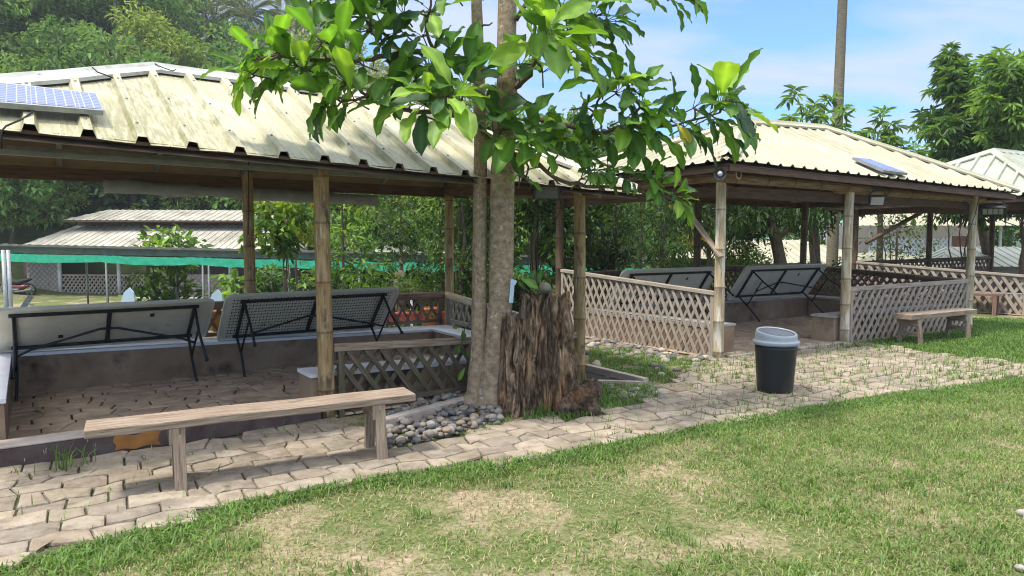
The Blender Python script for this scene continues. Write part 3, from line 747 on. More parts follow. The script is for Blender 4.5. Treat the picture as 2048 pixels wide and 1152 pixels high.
# ------------------------------------------------------------------ benches
def plank_bench(nl, nr_, w, zt, thick, legs, label, mat, group='wooden plank benches'):
    """nl, nr_: near left / near right top corners on plan"""
    nl = Vector(nl); nr_ = Vector(nr_); d = (nr_ - nl); L = d.length; d.normalize(); b = V(-d.y, d.x, 0)
    t = thing('plank_bench', V(nl.x, nl.y, 0) + d * L / 2 + b * w / 2, label, 'bench', group)
    m = MB(); n = 16; vs = []; fs = []
    for i in range(n + 1):
        s = L * i / n; wz = .006 * mnoise.noise(Vector((s * 2, L, 0))); e = .006 * mnoise.noise(Vector((s * 5, 3, L)))
        for (y, z) in ((e, zt - thick), (e, zt), (w + e, zt + .004), (w + e, zt - thick)):
            p = nl + d * s + b * y; vs.append((p.x, p.y, z + wz))
    for i in range(n):
        for k in range(4): fs.append((i * 4 + k, i * 4 + (k + 1) % 4, (i + 1) * 4 + (k + 1) % 4, (i + 1) * 4 + k))
    fs += [(3, 2, 1, 0), (n * 4, n * 4 + 1, n * 4 + 2, n * 4 + 3)]
    uv = []
    for f in fs:
        uv.append([((vs[k][0] * b.x + vs[k][1] * b.y) + vs[k][2], vs[k][0] * d.x + vs[k][1] * d.y) for k in f])
    m.add(vs, fs, uv); m.build('seat', mat, t, bevel=.006)
    for s, near_in, spl, cross in legs:
        q = nl + d * s; q.z = 0
        m = MB(); m.bar(q + b * .0 + V(0, 0, zt - thick - .05), q + b * w + V(0, 0, zt - thick - .05), .07, .1); m.build('cross_piece', mat, t, bevel=.004)
        for y, dy in ((.03, -spl), (w - .03, spl)):
            m = MB(); m.bar(q + b * y + d * .02 + V(0, 0, zt - thick + .0), q + b * (y + dy) + d * .02 + V(0, 0, -.01), .07, .05, up=b, w1=.066); m.build('leg', mat, t, bevel=.004)
        if cross:
            m = MB(); m.bar(q + b * (.0) + V(0, 0, .16), q + b * w + V(0, 0, .16), .04, .06); m.build('stretcher', mat, t)
    return t
nlp = G(167, 862, .44); nrp = G(832, 788, .44)
plank_bench(V(nlp.x, nlp.y, 0), V(nrp.x, nrp.y, 0), .25, .44, .05, [(.47, 0, .05, 0), (1.72, 0, .06, 0)], 'long weathered plank bench on the stone path in front of the kerb', T_)
a = G(1768, 642, .44); b = G(1918, 636, .44)
a2 = p2.P(2.95, -.62); b2 = p2.P(4.62, -.62)
plank_bench(a2, b2, .28, .44, .07, [(.2, 0, .05, 1), (1.42, 0, .05, 1)], 'short brown plank bench on the grass before the grey front lattice', T_)
a3 = p3.P(-.33, 1.45); b3 = p3.P(-.33, .3)
tq = plank_bench(V(a3.x, a3.y, 0), V(b3.x, b3.y, 0), .22, .42, .05, [(.15, 0, .03, 0), (1.0, 0, .03, 0)], 'dark bench end poking out beside the farthest pavilion lattice', mt['timber_brown'])

# ------------------------------------------------------------------ bin
bp_ = G(1557, 790); bx, by = bp_.x, bp_.y + .1
t = thing('trash_bin', (bx, by, .02), 'black plastic bin with silver swing lid standing on the stone path', 'bin')
m = MB(); m.lathe((bx, by, .02), [(.0, 0), (.155, 0), (.166, .012), (.17, .04), (.196, .42), (.2, .47), (.0, .47)], 40); m.build('bin_body', mt['plastic_black'], t, smooth=False).data.polygons.foreach_set('use_smooth', [True] * 240)
m = MB(); n = 44
prof = [(.2, .462), (.217, .466), (.22, .478), (.219, .497), (.214, .503), (.203, .508)]
vs = []; fs = []
for r, z in prof:
    for k in range(n):
        an = 2 * math.pi * k / n; vs.append((bx + r * math.cos(an), by + r * math.sin(an), .02 + z))
# collar with a slanting rim, swing flap sunk inside it
rim = lambda an: .588 + .026 * math.cos(an - math.radians(110))
for f, r in ((.05, .201), (.5, .197), (.93, .192), (1.0, .186), (1.0, .172), (.9, .168)):
    for k in range(n):
        an = 2 * math.pi * k / n; vs.append((bx + r * math.cos(an), by + r * math.sin(an), .02 + .508 + (rim(an) - .508) * f))
R_ = len(prof) + 6
for i in range(R_ - 1):
    for k in range(n): fs.append((i * n + k, i * n + (k + 1) % n, (i + 1) * n + (k + 1) % n, (i + 1) * n + k))
m.add(vs, fs); lid = m.build('bin_lid', mt['plastic_grey'], t, smooth=True)
m = MB(); vs = []; fs = []
for j in range(8):
    rr = .167 * (1 - j / 8)
    for k in range(n):
        an = 2 * math.pi * k / n; x, y = rr * math.cos(an), rr * math.sin(an); q = (x * math.cos(math.radians(60)) + y * math.sin(math.radians(60))) / .167
        base = .588 + .026 * (rr / .172) * math.cos(an - math.radians(110)); vs.append((bx + x, by + y, .02 + base - .012 + .028 * (1 - q * q) * (1 - (rr / .167) ** 4)))
for i in range(7):
    for k in range(n): fs.append((i * n + k, i * n + (k + 1) % n, (i + 1) * n + (k + 1) % n, (i + 1) * n + k))
fs.append(tuple(7 * n + k for k in range(n))); m.add(vs, fs); m.build('swing_flap', mt['plastic_flap'], lid, smooth=True)

# ------------------------------------------------------------------ stump with stone
sc_ = V(.265, 6.27, 0)
t = thing('tree_stump', sc_, 'tall rotten brown stump split by deep cracks, stone on top', 'stump')
def stump_mesh(mb, c, rx, ry, h, seed, topvar=.1, flare=1.35, n=220, nz=110, lean=(0, 0)):
    vs = []; cs = []
    for j in range(nz + 1):
        f = j / nz
        for k in range(n):
            an = 2 * math.pi * k / n; ca, sa = math.cos(an), math.sin(an)
            top = h * (1 + topvar * mnoise.noise(Vector((ca * 2.2 + seed, sa * 2.2, 5))) + .07 * mnoise.noise(Vector((ca * 7, sa * 7, seed))) + .03 * mnoise.noise(Vector((ca * 25, sa * 25, seed))))
            z = top * f
            fl = 1 + (flare - 1) * (1 - f) ** 1.25 + .1 * (1 - f) * mnoise.noise(Vector((ca * 1.6 + seed, sa * 1.6, 1)))
            aw = an + .22 * mnoise.noise(Vector((ca * 2 + seed, sa * 2, z * 2.4))) + .07 * mnoise.noise(Vector((ca * 7, sa * 7 + seed, z * 8)))
            wc, ws = math.cos(aw), math.sin(aw)
            rid = mnoise.noise(Vector((wc * 2.2 + seed, ws * 2.2, z * 1.5))) * .17
            r1 = abs(mnoise.noise(Vector((wc * 6 + seed, ws * 6, z * 1.5)))); r2 = abs(mnoise.noise(Vector((wc * 15, ws * 15 + seed, z * 3.2)))); r3 = abs(mnoise.noise(Vector((wc * 36 + seed, ws * 36, z * 8))))
            rid2 = .06 - .17 * (1 - r1) ** 7 - .05 * (1 - r2) ** 6 - .02 * (1 - r3) ** 3 + .09 * mnoise.noise(Vector((ca * 4, sa * 4, z * 4.5 + seed)))
            fine = .055 * mnoise.noise(Vector((ca * 9, sa * 9, z * 13 + seed))) + .035 * mnoise.noise(Vector((ca * 30, sa * 30, z * 22 + seed)))
            crack = 0
            for a0, wd, dp in ((-104, 6, .5), (-80, 10, .62), (-134, 5, .36), (-55, 5, .3), (-30, 6, .25)):
                dd = (math.degrees(aw) - a0 - 14 * mnoise.noise(Vector((z * 3.2, a0, seed)))); dd = (dd + 180) % 360 - 180
                crack -= dp * math.exp(-(dd / wd) ** 2) * min(1, max(0, .55 + 1.5 * mnoise.noise(Vector((z * 2.3, a0 * .1, seed + 3)))))
            r = fl * (1 + rid + rid2 + fine + crack)
            vs.append((c.x + lean[0] * z + rx * r * ca, c.y + lean[1] * z + ry * r * sa, z - .03))
            d = 1.05 - 1.0 * (1 - r2) ** 5 + .55 * mnoise.noise(Vector((wc * 9, ws * 9, z * 3.2))) + .22 * mnoise.noise(Vector((wc * 22, ws * 22, z * 9)))  # tone drops in the grooves: crevice shade painted into the vertex colour
            d = max(.25, d); og = max(0, mnoise.noise(Vector((ca * 2.5 + 4, sa * 2.5, z * 2 + seed))))
            cs.append((d * (1 + .3 * og), d * .98, d * (.97 - .3 * og)))
    fs = [(j * n + k, j * n + (k + 1) % n, (j + 1) * n + (k + 1) % n, (j + 1) * n + k) for j in range(nz) for k in range(n)]
    # hollow top
    b = nz * n; m = len(vs)
    for rr, dz in ((.72, -.05), (.4, -.12), (.05, -.13)):
        for k in range(n):
            p = vs[b + k]; q = .03 * mnoise.noise(Vector((k * .3, rr * 9, seed)))
            vs.append((c.x + lean[0] * h + (p[0] - c.x - lean[0] * h) * rr, c.y + lean[1] * h + (p[1] - c.y - lean[1] * h) * rr, p[2] + dz + q)); cs.append((.6, .57, .55))
    for i in range(3):
        o0 = b if i == 0 else m + (i - 1) * n; o1 = m + i * n
        for k in range(n): fs.append((o0 + k, o0 + (k + 1) % n, o1 + (k + 1) % n, o1 + k))
    mb.add(vs, fs, None, cs)
m = MB()
stump_mesh(m, sc_ + V(.03, .05, 0), .21, .225, 1.04, 2.0, .06, 1.7)
stump_mesh(m, sc_ + V(-.21, -.1, 0), .135, .17, .88, 7.5, .06, 1.42, 160, 90)
# knotty root burl on the right foot
for bx2, by2, bz2, br in ((.34, -.14, .1, .17), (.44, -.02, .17, .12), (.2, -.26, .06, .13), (.4, -.2, .02, .12), (-.3, -.2, .02, .12)):
    vs = []; cs = []; n1, n2 = 26, 16
    for j in range(n2 + 1):
        for k in range(n1):
            ph = math.pi * j / n2; an = 2 * math.pi * k / n1; dv = V(math.sin(ph) * math.cos(an), math.sin(ph) * math.sin(an), math.cos(ph))
            r = br * .8 * (1 + .3 * mnoise.noise(dv * 3 + V(bx2 * 9, 0, 0)) + .22 * mnoise.noise(dv * 8) + .12 * mnoise.noise(dv * 20))
            p = sc_ + V(bx2, by2, bz2) + dv * r; vs.append(tuple(p)); d = .42 + .35 * mnoise.noise(dv * 7) + .3 * mnoise.noise(dv * 20); cs.append((d, d * .93, d * .93))
    m.add(vs, [(j * n1 + k, j * n1 + (k + 1) % n1, (j + 1) * n1 + (k + 1) % n1, (j + 1) * n1 + k) for j in range(n2) for k in range(n1)], None, cs)
m.build('stump_body', mt['stump'], t, smooth=True)

def pebble(mb, c, r, seed, sq=(1, 1, .7), n1=12, n2=8, col=(1, 1, 1), rough=.16):
    vs = []; rz = random.Random(seed).random() * 6.28; cz, sz = math.cos(rz), math.sin(rz)
    for j in range(n2 + 1):
        for k in range(n1):
            ph = math.pi * j / n2; an = 2 * math.pi * k / n1; dv = V(math.sin(ph) * math.cos(an), math.sin(ph) * math.sin(an), math.cos(ph))
            q = r * (1 + rough * mnoise.noise(dv * 1.3 + V(seed * 1.7, 0, 0)))
            x, y, z = dv.x * q * sq[0], dv.y * q * sq[1], dv.z * q * sq[2]
            vs.append((c[0] + x * cz - y * sz, c[1] + x * sz + y * cz, c[2] + z))
    mb.add(vs, [(j * n1 + k, j * n1 + (k + 1) % n1, (j + 1) * n1 + (k + 1) % n1, (j + 1) * n1 + k) for j in range(n2) for k in range(n1)], None, col)
m = MB(); sp_ = AT(1089, 576, 6.38); pebble(m, sp_, .075, 3, (1, .8, .72), 24, 16, (.2, .185, .125), .12)
tag(m.build('round_stone', mt['rock'], None, smooth=True, loc=tuple(sp_)), 'smooth olive brown stone resting on top of the stump', 'stone')
m = MB(); q = AT(1022, 585, 6.15)
m.bar(q + V(0, 0, -.09), q + V(.015, .01, .09), .035, .004, up=(0, -1, .1)); m.bar(q + V(.015, .01, .075), q + V(.03, .012, .11), .05, .004, up=(0, -1, .1))
tag(m.build('plastic_tag', mt['paleblue'], None, loc=tuple(q)), 'pale bluish plastic strip hanging between trunk and stump', 'tag')
for px0, px1, lab in ((974, 997, 'thin bare stick leaning on the double trunk, longer one'), (981, 994, 'thin bare stick leaning on the double trunk, shorter one')):
    m = MB(); a = G(px0 - 12 if px0 == 974 else px0 - 8, 836 if px0 == 974 else 815); bb_ = AT(px1, 735 if px0 == 974 else 752, 6.55); m.tube([a, (a + bb_) / 2 + V(0, 0, .01), bb_], [.007, .006, .004], 7)
    tag(m.build('stick', mt['bark_pale'], None, loc=tuple(a)), lab, 'stick')

# ------------------------------------------------------------------ river stones and the drain
rs = random.Random(4); m = MB(); 
gp = [G(x, y) for x, y in ((748, 850), (770, 905), (885, 880), (1000, 850), (1003, 800), (940, 782), (830, 812))]
GP = [tuple(p.xy) for p in gp]; cols = [(.13, .13, .13), (.18, .17, .16), (.22, .195, .165), (.1, .1, .105), (.25, .19, .14), (.16, .135, .11), (.29, .26, .225)]
xs = [p[0] for p in GP]; ys = [p[1] for p in GP]; n = 0
for _ in range(2600):
    x, y = rs.uniform(min(xs), max(xs)), rs.uniform(min(ys), max(ys))
    if not inpoly(x, y, GP): continue
    r = rs.uniform(.018, .046); pebble(m, (x, y, rs.uniform(.005, .07)), r, rs.random() * 50, (1, rs.uniform(.65, 1), rs.uniform(.5, .8)), 11, 7, rs.choice(cols)); n += 1
    if n > 620: break
g2 = [G(x, y) for x, y in ((1150, 674), (1300, 697), (1432, 720), (1330, 765), (1240, 775), (1180, 730))]; GP2 = [tuple(p.xy) for p in g2]
xs = [p[0] for p in GP2]; ys = [p[1] for p in GP2]; n = 0
for _ in range(3000):
    x, y = rs.uniform(min(xs), max(xs)), rs.uniform(min(ys), max(ys))
    d = (V(x, y, 0) - p2.A).dot(V(-.782, -.622, 0))
    if not inpoly(x, y, GP2) or rs.random() > math.exp(-max(0, d) * 2.2): continue
    r = rs.uniform(.025, .07); pebble(m, (x, y, rs.uniform(-.005, .02)), r, rs.random() * 50, (1, rs.uniform(.65, 1), rs.uniform(.45, .7)), 11, 7, rs.choice(cols[1:] + [(.42, .36, .28)])); n += 1
    if n > 170: break
for _ in range(60):
    q = G(rs.uniform(1215, 1330), rs.uniform(775, 800)); pebble(m, (q.x, q.y, .01), rs.uniform(.03, .06), rs.random() * 50, (1, .8, .6), 11, 7, rs.choice(cols))
o = m.build('gravel', mt['rock'], None, smooth=True, kind='stuff'); o['label'] = 'grey and tan river stones heaped beside the path and trunk'
m = MB()
a, b = G(742, 868), G(1010, 792); m.bar(a + V(0, 0, .04), b + V(0, 0, .04), .09, .12)
c = G(735, 850); 
tag(m.build('gravel_edging', mt['kerb_top'], None, loc=tuple(a), bevel=.015), 'mossy cement edging between lattice panel and river stones', 'kerb')
m = MB()
a, b, c = G(1172, 742), G(1292, 770), G(1176, 768)
m.bar(a + V(0, 0, .03), b + V(0, 0, .02), .07, .1); m.bar(c + V(0, 0, .02), b + V(0, 0, .012), .06, .05)
m.add([tuple(a + V(0, 0, .0062)), tuple(b + V(0, 0, .0062)), tuple(c + V(0, 0, .0062))], [(0, 2, 1)], mi=1)  # flat dark sheet painted for the shade inside the drain
m.bar(a + V(-.5, .1, .03), a + V(0, 0, .03), .07, .1)
tag(m.build('drain_channel', [mt['kerb_top'], mt['dark_wall_and_shade']], None, loc=tuple(a)), 'dark open drain corner with cement rims right of the stump', 'drain')

# ------------------------------------------------------------------ lamps, panels, curtain, sticks, cables
def solar_panel(pl, pts, label, lift, segs, mount=False):
    p0, n = pl; q = [HIT(x, y, p0 + V(0, 0, lift), n) for x, y in pts]     # tl, tr, br, bl
    t = thing('solar_panel', sum(q, V(0, 0, 0)) / 4, label, 'solar panel', 'solar panels on the pavilion roofs')
    m = MB(); up = n if n.z > 0 else -n; dn = up * -.035
    m.hexa([q[3] + dn, q[2] + dn, q[1] + dn, q[0] + dn, q[3], q[2], q[1], q[0]]); m.build('panel_frame', mt['galv'] if not mount else mt['roof_old'], t)
    m = MB(); L = (q[1] - q[0]).length; H = (q[3] - q[0]).length; W3 = lambda s, w: (q[0].lerp(q[1], s)).lerp(q[3].lerp(q[2], s), w) + up * .003
    for i in range(segs):
        s0, s1 = (i + .03) / segs, (i + .97) / segs
        m.add([W3(s0, .06), W3(s1, .06), W3(s1, .94), W3(s0, .94)], [(0, 1, 2, 3)], [[(s0 * L, 0), (s1 * L, 0), (s1 * L, H * .88), (s0 * L, H * .88)]])
    m.build('solar_cells', mt['solar'], t); return t
pl1 = p1.front_plane; pl2 = p2.front_plane
solar_panel(pl1, [(-190, 142), (191, 186), (207, 221), (-220, 187)], 'blue gridded solar panel on the nearest pavilion roof, at left', .11, 8)
solar_panel(pl2, [(1706, 314), (1737, 317), (1816, 346), (1768, 340)], 'small solar panel lying on the clean cream roof', .09, 1)
m = MB(); pts = [HIT(68, 222, pl1[0] + V(0, 0, .07), pl1[1]), HIT(45, 238, pl1[0] + V(0, 0, .05), pl1[1]), HIT(12, 252, pl1[0] + V(0, 0, .05), pl1[1]), HIT(3, 262, pl1[0] + V(0, 0, .03), pl1[1])]
pts.append(pts[-1] + V(-.02, .02, -.1)); m.tube(pts, .006, 6)
tag(m.build('cable', mt['rubber'], None, smooth=True, loc=tuple(pts[0])), 'black cable running from the blue solar panel to the eave', 'cable')
m = MB(); pts = [HIT(x, y, pl1[0] + V(0, 0, .075), pl1[1]) for x, y in ((302, 122), (318, 132), (345, 142), (352, 139))]; m.tube(pts, .005, 5)
pts = [HIT(x, y, pl1[0] + V(0, 0, .09), pl1[1]) for x, y in ((185, 135), (195, 144), (215, 151), (226, 156))]; m.tube(pts, .006, 5)
tag(m.build('cable', mt['rubber'], None, smooth=True, loc=tuple(pts[0])), 'thin dark wire trailing over the ridge of the nearest roof', 'cable')

def flood(c, w, h, yaw, pitch, label, lens='lens', segs=0):
    t = thing('flood_light', c, label, 'lamp', 'solar flood lights under the eaves')
    f = V(math.sin(yaw) * math.cos(pitch), -math.cos(yaw) * math.cos(pitch), -math.sin(pitch)); r = V(math.cos(yaw), math.sin(yaw), 0); u = r.cross(f) * -1
    if u.z < 0: u = -u
    c = Vector(c); q = lambda a, b, k: c + r * a + u * b + f * k
    m = MB(); m.hexa([q(-w / 2, -h / 2, -.03), q(w / 2, -h / 2, -.03), q(w / 2, -h / 2, .02), q(-w / 2, -h / 2, .02), q(-w / 2, h / 2, -.03), q(w / 2, h / 2, -.03), q(w / 2, h / 2, .02), q(-w / 2, h / 2, .02)]); m.build('lamp_housing', mt['plastic_black'], t, bevel=.008)
    m = MB(); e = .82
    n = max(1, segs)
    for i in range(n):
        a0 = -w / 2 * e + w * e * i / n + (.006 if segs else 0); a1 = -w / 2 * e + w * e * (i + 1) / n - (.006 if segs else 0)
        m.add([q(a0, -h / 2 * e, .023), q(a1, -h / 2 * e, .023), q(a1, h / 2 * e, .023), q(a0, h / 2 * e, .023)], [(0, 1, 2, 3)])
    m.build('lamp_glass', mt[lens], t)
    m = MB(); m.tube([q(-w / 2 - .012, 0, 0), q(-w / 2 - .012, h * .5, -.02), q(-w * .3, h * .5 + .06, -.03), q(w * .3, h * .5 + .06, -.03), q(w / 2 + .012, h * .5, -.02), q(w / 2 + .012, 0, 0)], .009, 7); m.build('bracket', mt['steel_dark'], t)
    return t
flood(AT(1093, 385, 6.75), .26, .13, math.radians(8), math.radians(5), 'black square flood light hanging under the eave behind the trunk', 'lens_dark')
flood(AT(1754, 401, 9.9), .2, .14, math.radians(-12), math.radians(25), 'square flood light with pale glass on the second front post', 'lens')
flood(AT(1986, 421, 11.2), .34, .16, math.radians(-35), math.radians(50), 'long flat solar lamp with ribbed panel under the far roof corner', 'lens', 4)
c = AT(1440, 347, 8.12); t = thing('bulb_lamp', c, 'round glass bulb lamp in a chrome reflector on the corner post', 'lamp')
m = MB(); 
fx = V(-.25, -.95, -.15).normalized()
m.tube([c - fx * .07, c - fx * .03, c + fx * .02, c + fx * .045], [.025, .045, .064, .068], 18, cap=False); m.build('lamp_shade', mt['galv'], t, smooth=True)
m = MB(); pebble(m, c + fx * .03, .03, 1, (1, 1, 1), 16, 10, rough=0); m.build('bulb', mt['bulb'], t, smooth=True)
m = MB(); m.tube([c - fx * .05, c - fx * .2 + V(0, 0, .02), c + V(.12, .6, .05)], .014, 8); m.build('lamp_arm', mt['steel_dark'], t, smooth=True)

# rolled clear curtain under the back eave of the nearest pavilion
m = MB(); n = 40; vs = []; fs = []
for i in range(n + 1):
    f = i / n; s = 1.3 + f * 3.1
    base = p1.P(s, 2.93, 2.12 - .04 * f)
    for j in range(9):
        an = math.pi * 2 * j / 9; r = .055 + .02 * mnoise.noise(Vector((s * 2.3, an, 1))) + .012 * mnoise.noise(Vector((s * 7, an * 2, 4)))
        vs.append(tuple(base + V1 * (r * math.cos(an)) + V(0, 0, r * math.sin(an) * 1.3 - .05 - .03 * f)))
fs = [(i * 9 + j, i * 9 + (j + 1) % 9, (i + 1) * 9 + (j + 1) % 9, (i + 1) * 9 + j) for i in range(n) for j in range(9)]
m.add(vs, fs)
tag(m.build('rolled_curtain', mt['tarp'], None, smooth=True, loc=tuple(p1.P(2.5, 2.9, 2.05))), 'rolled up clear plastic curtain along the back eave', 'curtain')
m = MB(); a = AT(1357, 398, 9.5); b = AT(1442, 514, 8.68); m.bar(a, b, .075, .022, up=(.3, -1, 0))
tag(m.build('brace_plank', T_, None, loc=tuple(b)), 'pale plank slanting against the corner post of the second pavilion', 'plank')
m = MB(); bamboo(m, AT(1732, 486, 15.2), AT(1885, 402, 15.6), .045, 10, 77); tag(m.build('brace_pole', mt['bamboo_dark'], None, smooth=True, loc=tuple(AT(1732, 486, 15.2))), 'dark pole brace slanting up under the farthest pavilion roof', 'pole')
for pts, lab in (([(1118, 372, 7.25), (1120, 395, 7.25), (1122, 415, 7.25), (1113, 438, 7.26)], 'loose black wire dangling beside the yellow bamboo post'),
                 ([(1752, 395, 15), (1770, 450, 15), (1800, 520, 14.9), (1806, 556, 14.8)], 'thin vine like wire hanging in front of the far lattice'),
                 ([(1958, 395, 11.5), (1950, 430, 11.4), (1935, 470, 11.4), (1925, 520, 11.4)], 'thin wire looping down the far corner post'),
                 ([(497, 312, 5.75), (497, 400, 5.75), (496, 470, 5.78)], 'thin cord hanging from the eave near the left back post')):
    m = MB(); pp = [AT(*p) for p in pts]; m.tube(pp, .005, 6); tag(m.build('wire', mt['rubber'], None, smooth=True, loc=tuple(pp[0])), lab, 'wire')
for (x, y, d, lab) in ((255, 590, 10.4, 'pale blue plastic fin behind the white table, larger left one'), (431, 594, 10.0, 'pale blue plastic fin between the two tipped tables')):
    c = AT(x, y, d); m = MB(); m.add([tuple(c + V(a * .1, k, b * .1)) for k in (0, .02) for a, b in ((-1.1, -1.1), (1, -1.1), (.9, .4), (.3, 1.1), (-.5, .4))], [(0, 1, 2, 3, 4), (9, 8, 7, 6, 5)] + [(i, (i + 1) % 5, 5 + (i + 1) % 5, 5 + i) for i in range(5)])
    tag(m.build('plastic_fin', mt['paleblue'], None, loc=tuple(c)), lab, 'plastic fin', 'pale blue plastic fins')
m = MB(); c = AT(44, 618, 7.2); d = AT(62, 592, 7.3); m.bar(c, d, .05, .012, up=(.2, -1, .2)); m.bar((c + d) / 2, AT(66, 610, 7.2), .02, .01)
tag(m.build('bracket', mt['galv'], None, loc=tuple(c)), 'grey metal bracket sticking up over the left table', 'bracket')

for px, py, r, lab in ((2044, 1030, .03, 'pale stone lying in the lawn at the right picture edge, upper one'), (2040, 1141, .024, 'pale stone lying in the lawn at the right picture edge, lower one')):
    q = G(px, py); m = MB(); pebble(m, (q.x, q.y, .012), r, px, (1, .8, .7), 16, 10, (.33, .3, .26)); tag(m.build('lawn_stone', mt['rock'], None, smooth=True, loc=tuple(q)), lab, 'stone')
# ------------------------------------------------------------------ leaves and trees
def unit(a): return a / (np.linalg.norm(a, axis=1, keepdims=True) + 1e-9)
def leaf6(C, D, Nn, L, W, fold=.25, droop=.15, sh=(.3, .68)):
    D = unit(D); S = unit(np.cross(D, Nn)); Nn = np.cross(S, D); L = L[:, None]; W = W[:, None]
    a, b = sh
    m1 = C + D * L * a; m2 = C + D * L * b - Nn * L * droop * .4
    r1 = m1 + S * W * .46 + Nn * W * fold; l1 = m1 - S * W * .46 + Nn * W * fold
    r2 = m2 + S * W * .42 + Nn * W * fold; l2 = m2 - S * W * .42 + Nn * W * fold
    tip = C + D * L - Nn * L * droop
    Vv = np.stack([C, r1, r2, tip, l2, l1], 1).reshape(-1, 3)
    n = len(C); i = np.arange(n)[:, None] * 6
    Q = np.concatenate([i + np.array([[0, 1, 2, 3]]), i + np.array([[0, 3, 4, 5]])], 1).reshape(-1, 4)
    return Vv, Q
def pal(rg, cols, n, var=.18):
    c = np.array(cols)[rg.integers(0, len(cols), n)]
    return c * (1 + rg.uniform(-var, var, (n, 1))) * (1 + rg.uniform(-.06, .06, (n, 3)))
def cloud(rg, clumps, per, L, W, cols, droop=.2, outw=.6, fill=.5, down=.1, flat=.75, csel=None):
    """clumps: (x,y,z,r). leaf sprays spread through each clump's volume"""
    C = []; D = []; cc = []
    for i, (x, y, z, r) in enumerate(clumps):
        n = int(per * rg.uniform(.7, 1.3)); d = unit(rg.normal(size=(n, 3))); rad = r * rg.uniform(fill, 1, (n, 1)) ** .6
        p = d * rad; p[:, 2] *= flat
        C.append(p + [x, y, z]); D.append(d * outw + rg.normal(size=(n, 3)) * .6 + [0, 0, -down])
        base = np.array(cols[i % len(cols)] if csel is None else cols[csel[i]]) * rg.uniform(.85, 1.18)
        cc.append(base * (1 + rg.uniform(-.22, .22, (n, 1))) * (1 + rg.uniform(-.08, .08, (n, 3))))
    C = np.concatenate(C); D = np.concatenate(D); cc = np.concatenate(cc); n = len(C)
    Nn = unit(rg.normal(size=(n, 3)) * .55 + [0, 0, 1])
    Vv, Q = leaf6(C, D, Nn, L * rg.uniform(.6, 1.25, n), W * rg.uniform(.65, 1.2, n), droop=droop)
    return Vv, Q, np.repeat(cc, 6, 0)

def limb(mb, a, b, r0, r1, rn, k=5, wob=.08):
    a = Vector(a); b = Vector(b); L = (b - a).length; pts = []; 
    for i in range(k + 1):
        f = i / k; pts.append(a.lerp(b, f) + V(rn.uniform(-1, 1), rn.uniform(-1, 1), rn.uniform(-.5, .5)) * wob * L * math.sin(f * math.pi) * .6 + V(0, 0, .08 * L * math.sin(f * math.pi)))
    mb.tube(pts, [r0 + (r1 - r0) * i / k for i in range(k + 1)], 7); return pts

def tree(name, loc, label, cat, group, seed, H, R, clear, nclump, per, L, W, cols, shape='round', trunk_r=.12, bark='bark_dark', fleaf='leaf_far', lean=0, clump_r=.34, droop=.2, down=.15, trunks=1, fill=.45):
    rg = np.random.default_rng(seed); rn = random.Random(seed); loc = Vector(loc)
    t = thing(name, loc, label, cat, group)
    cl = []
    for i in range(nclump):
        f = (i + .5) / nclump; an = i * 2.39996 + rn.uniform(-.4, .4)
        if shape == 'round': z = clear + (H - clear) * (.06 + .9 * f); rr = R * math.sqrt(max(0, 1 - (2 * (f * .86 + .1) - 1) ** 2)) * rn.uniform(.35, 1)
        elif shape == 'tall': z = clear + (H - clear) * (.03 + .95 * f); rr = R * (1 - f * .75) * rn.uniform(.25, 1)
        elif shape == 'umbrella': z = clear + (H - clear) * (.35 + .6 * math.sqrt(f) * rn.uniform(.6, 1)); rr = R * math.sqrt(rn.random())
        else: z = H * (.08 + .9 * rn.random()); rr = R * rn.uniform(.1, 1) * (1 - .35 * z / H)
        cl.append((rr * math.cos(an) + lean * z / H, rr * math.sin(an), z, R * clump_r * rn.uniform(.6, 1.25)))
    m = MB(); tops = []
    for k in range(trunks):
        off = V(rn.uniform(-1, 1), rn.uniform(-1, 1), 0) * (.25 * R if trunks > 1 else 0)
        top = V(lean * .8, 0, H * .82) + off * 1.6
        pts = [loc + off + V(0, 0, -.15)]
        for i in range(1, 7):
            f = i / 6; pts.append(loc + off.lerp(top, f) * 1 + V(rn.uniform(-1, 1) * .05 * R, rn.uniform(-1, 1) * .05 * R, 0))
        for i, p in enumerate(pts): p.z = loc.z - .15 + (H * .82 + .15) * i / 6
        m.tube(pts, [trunk_r * (1.25 - 1.05 * i / 6) for i in range(7)], 9); tops.append(pts)
    for (x, y, z, r) in cl:
        pts = rn.choice(tops); zz = max(clear * .6, z - (.25 + .4 * rn.random()) * R * .8) if shape != 'bush' else z * .4
        k = min(5.99, max(0, zz / (H * .82) * 6)); i = int(k); a = pts[i].lerp(pts[i + 1], k - i)
        limb(m, a, loc + V(x, y, z), trunk_r * .34 * (1 - .5 * z / H), trunk_r * .06, rn)
    m.build('trunk' if shape != 'bush' else 'stems', mt[bark], t, smooth=True)
    Vv, Q, cc = cloud(rg, [(x + loc.x, y + loc.y, z + loc.z, r) for x, y, z, r in cl], per, L, W, cols, droop, down=down, fill=fill)
    np_mesh('crown' if shape != 'bush' else 'foliage', Vv, Q, cc, mt[fleaf], t)
    return t

g1 = [(.08, .15, .04), (.11, .19, .05), (.07, .125, .04)]; g2_ = [(.12, .2, .045), (.15, .23, .05), (.1, .17, .04)]
g3 = [(.15, .18, .09), (.19, .21, .12), (.12, .14, .075)]; g4 = [(.19, .24, .05), (.14, .2, .045)]; g5 = [(.09, .155, .045), (.14, .21, .06), (.07, .12, .04)]
gp_ = lambda x, d: (X(x, d), d, T(X(x, d), d))
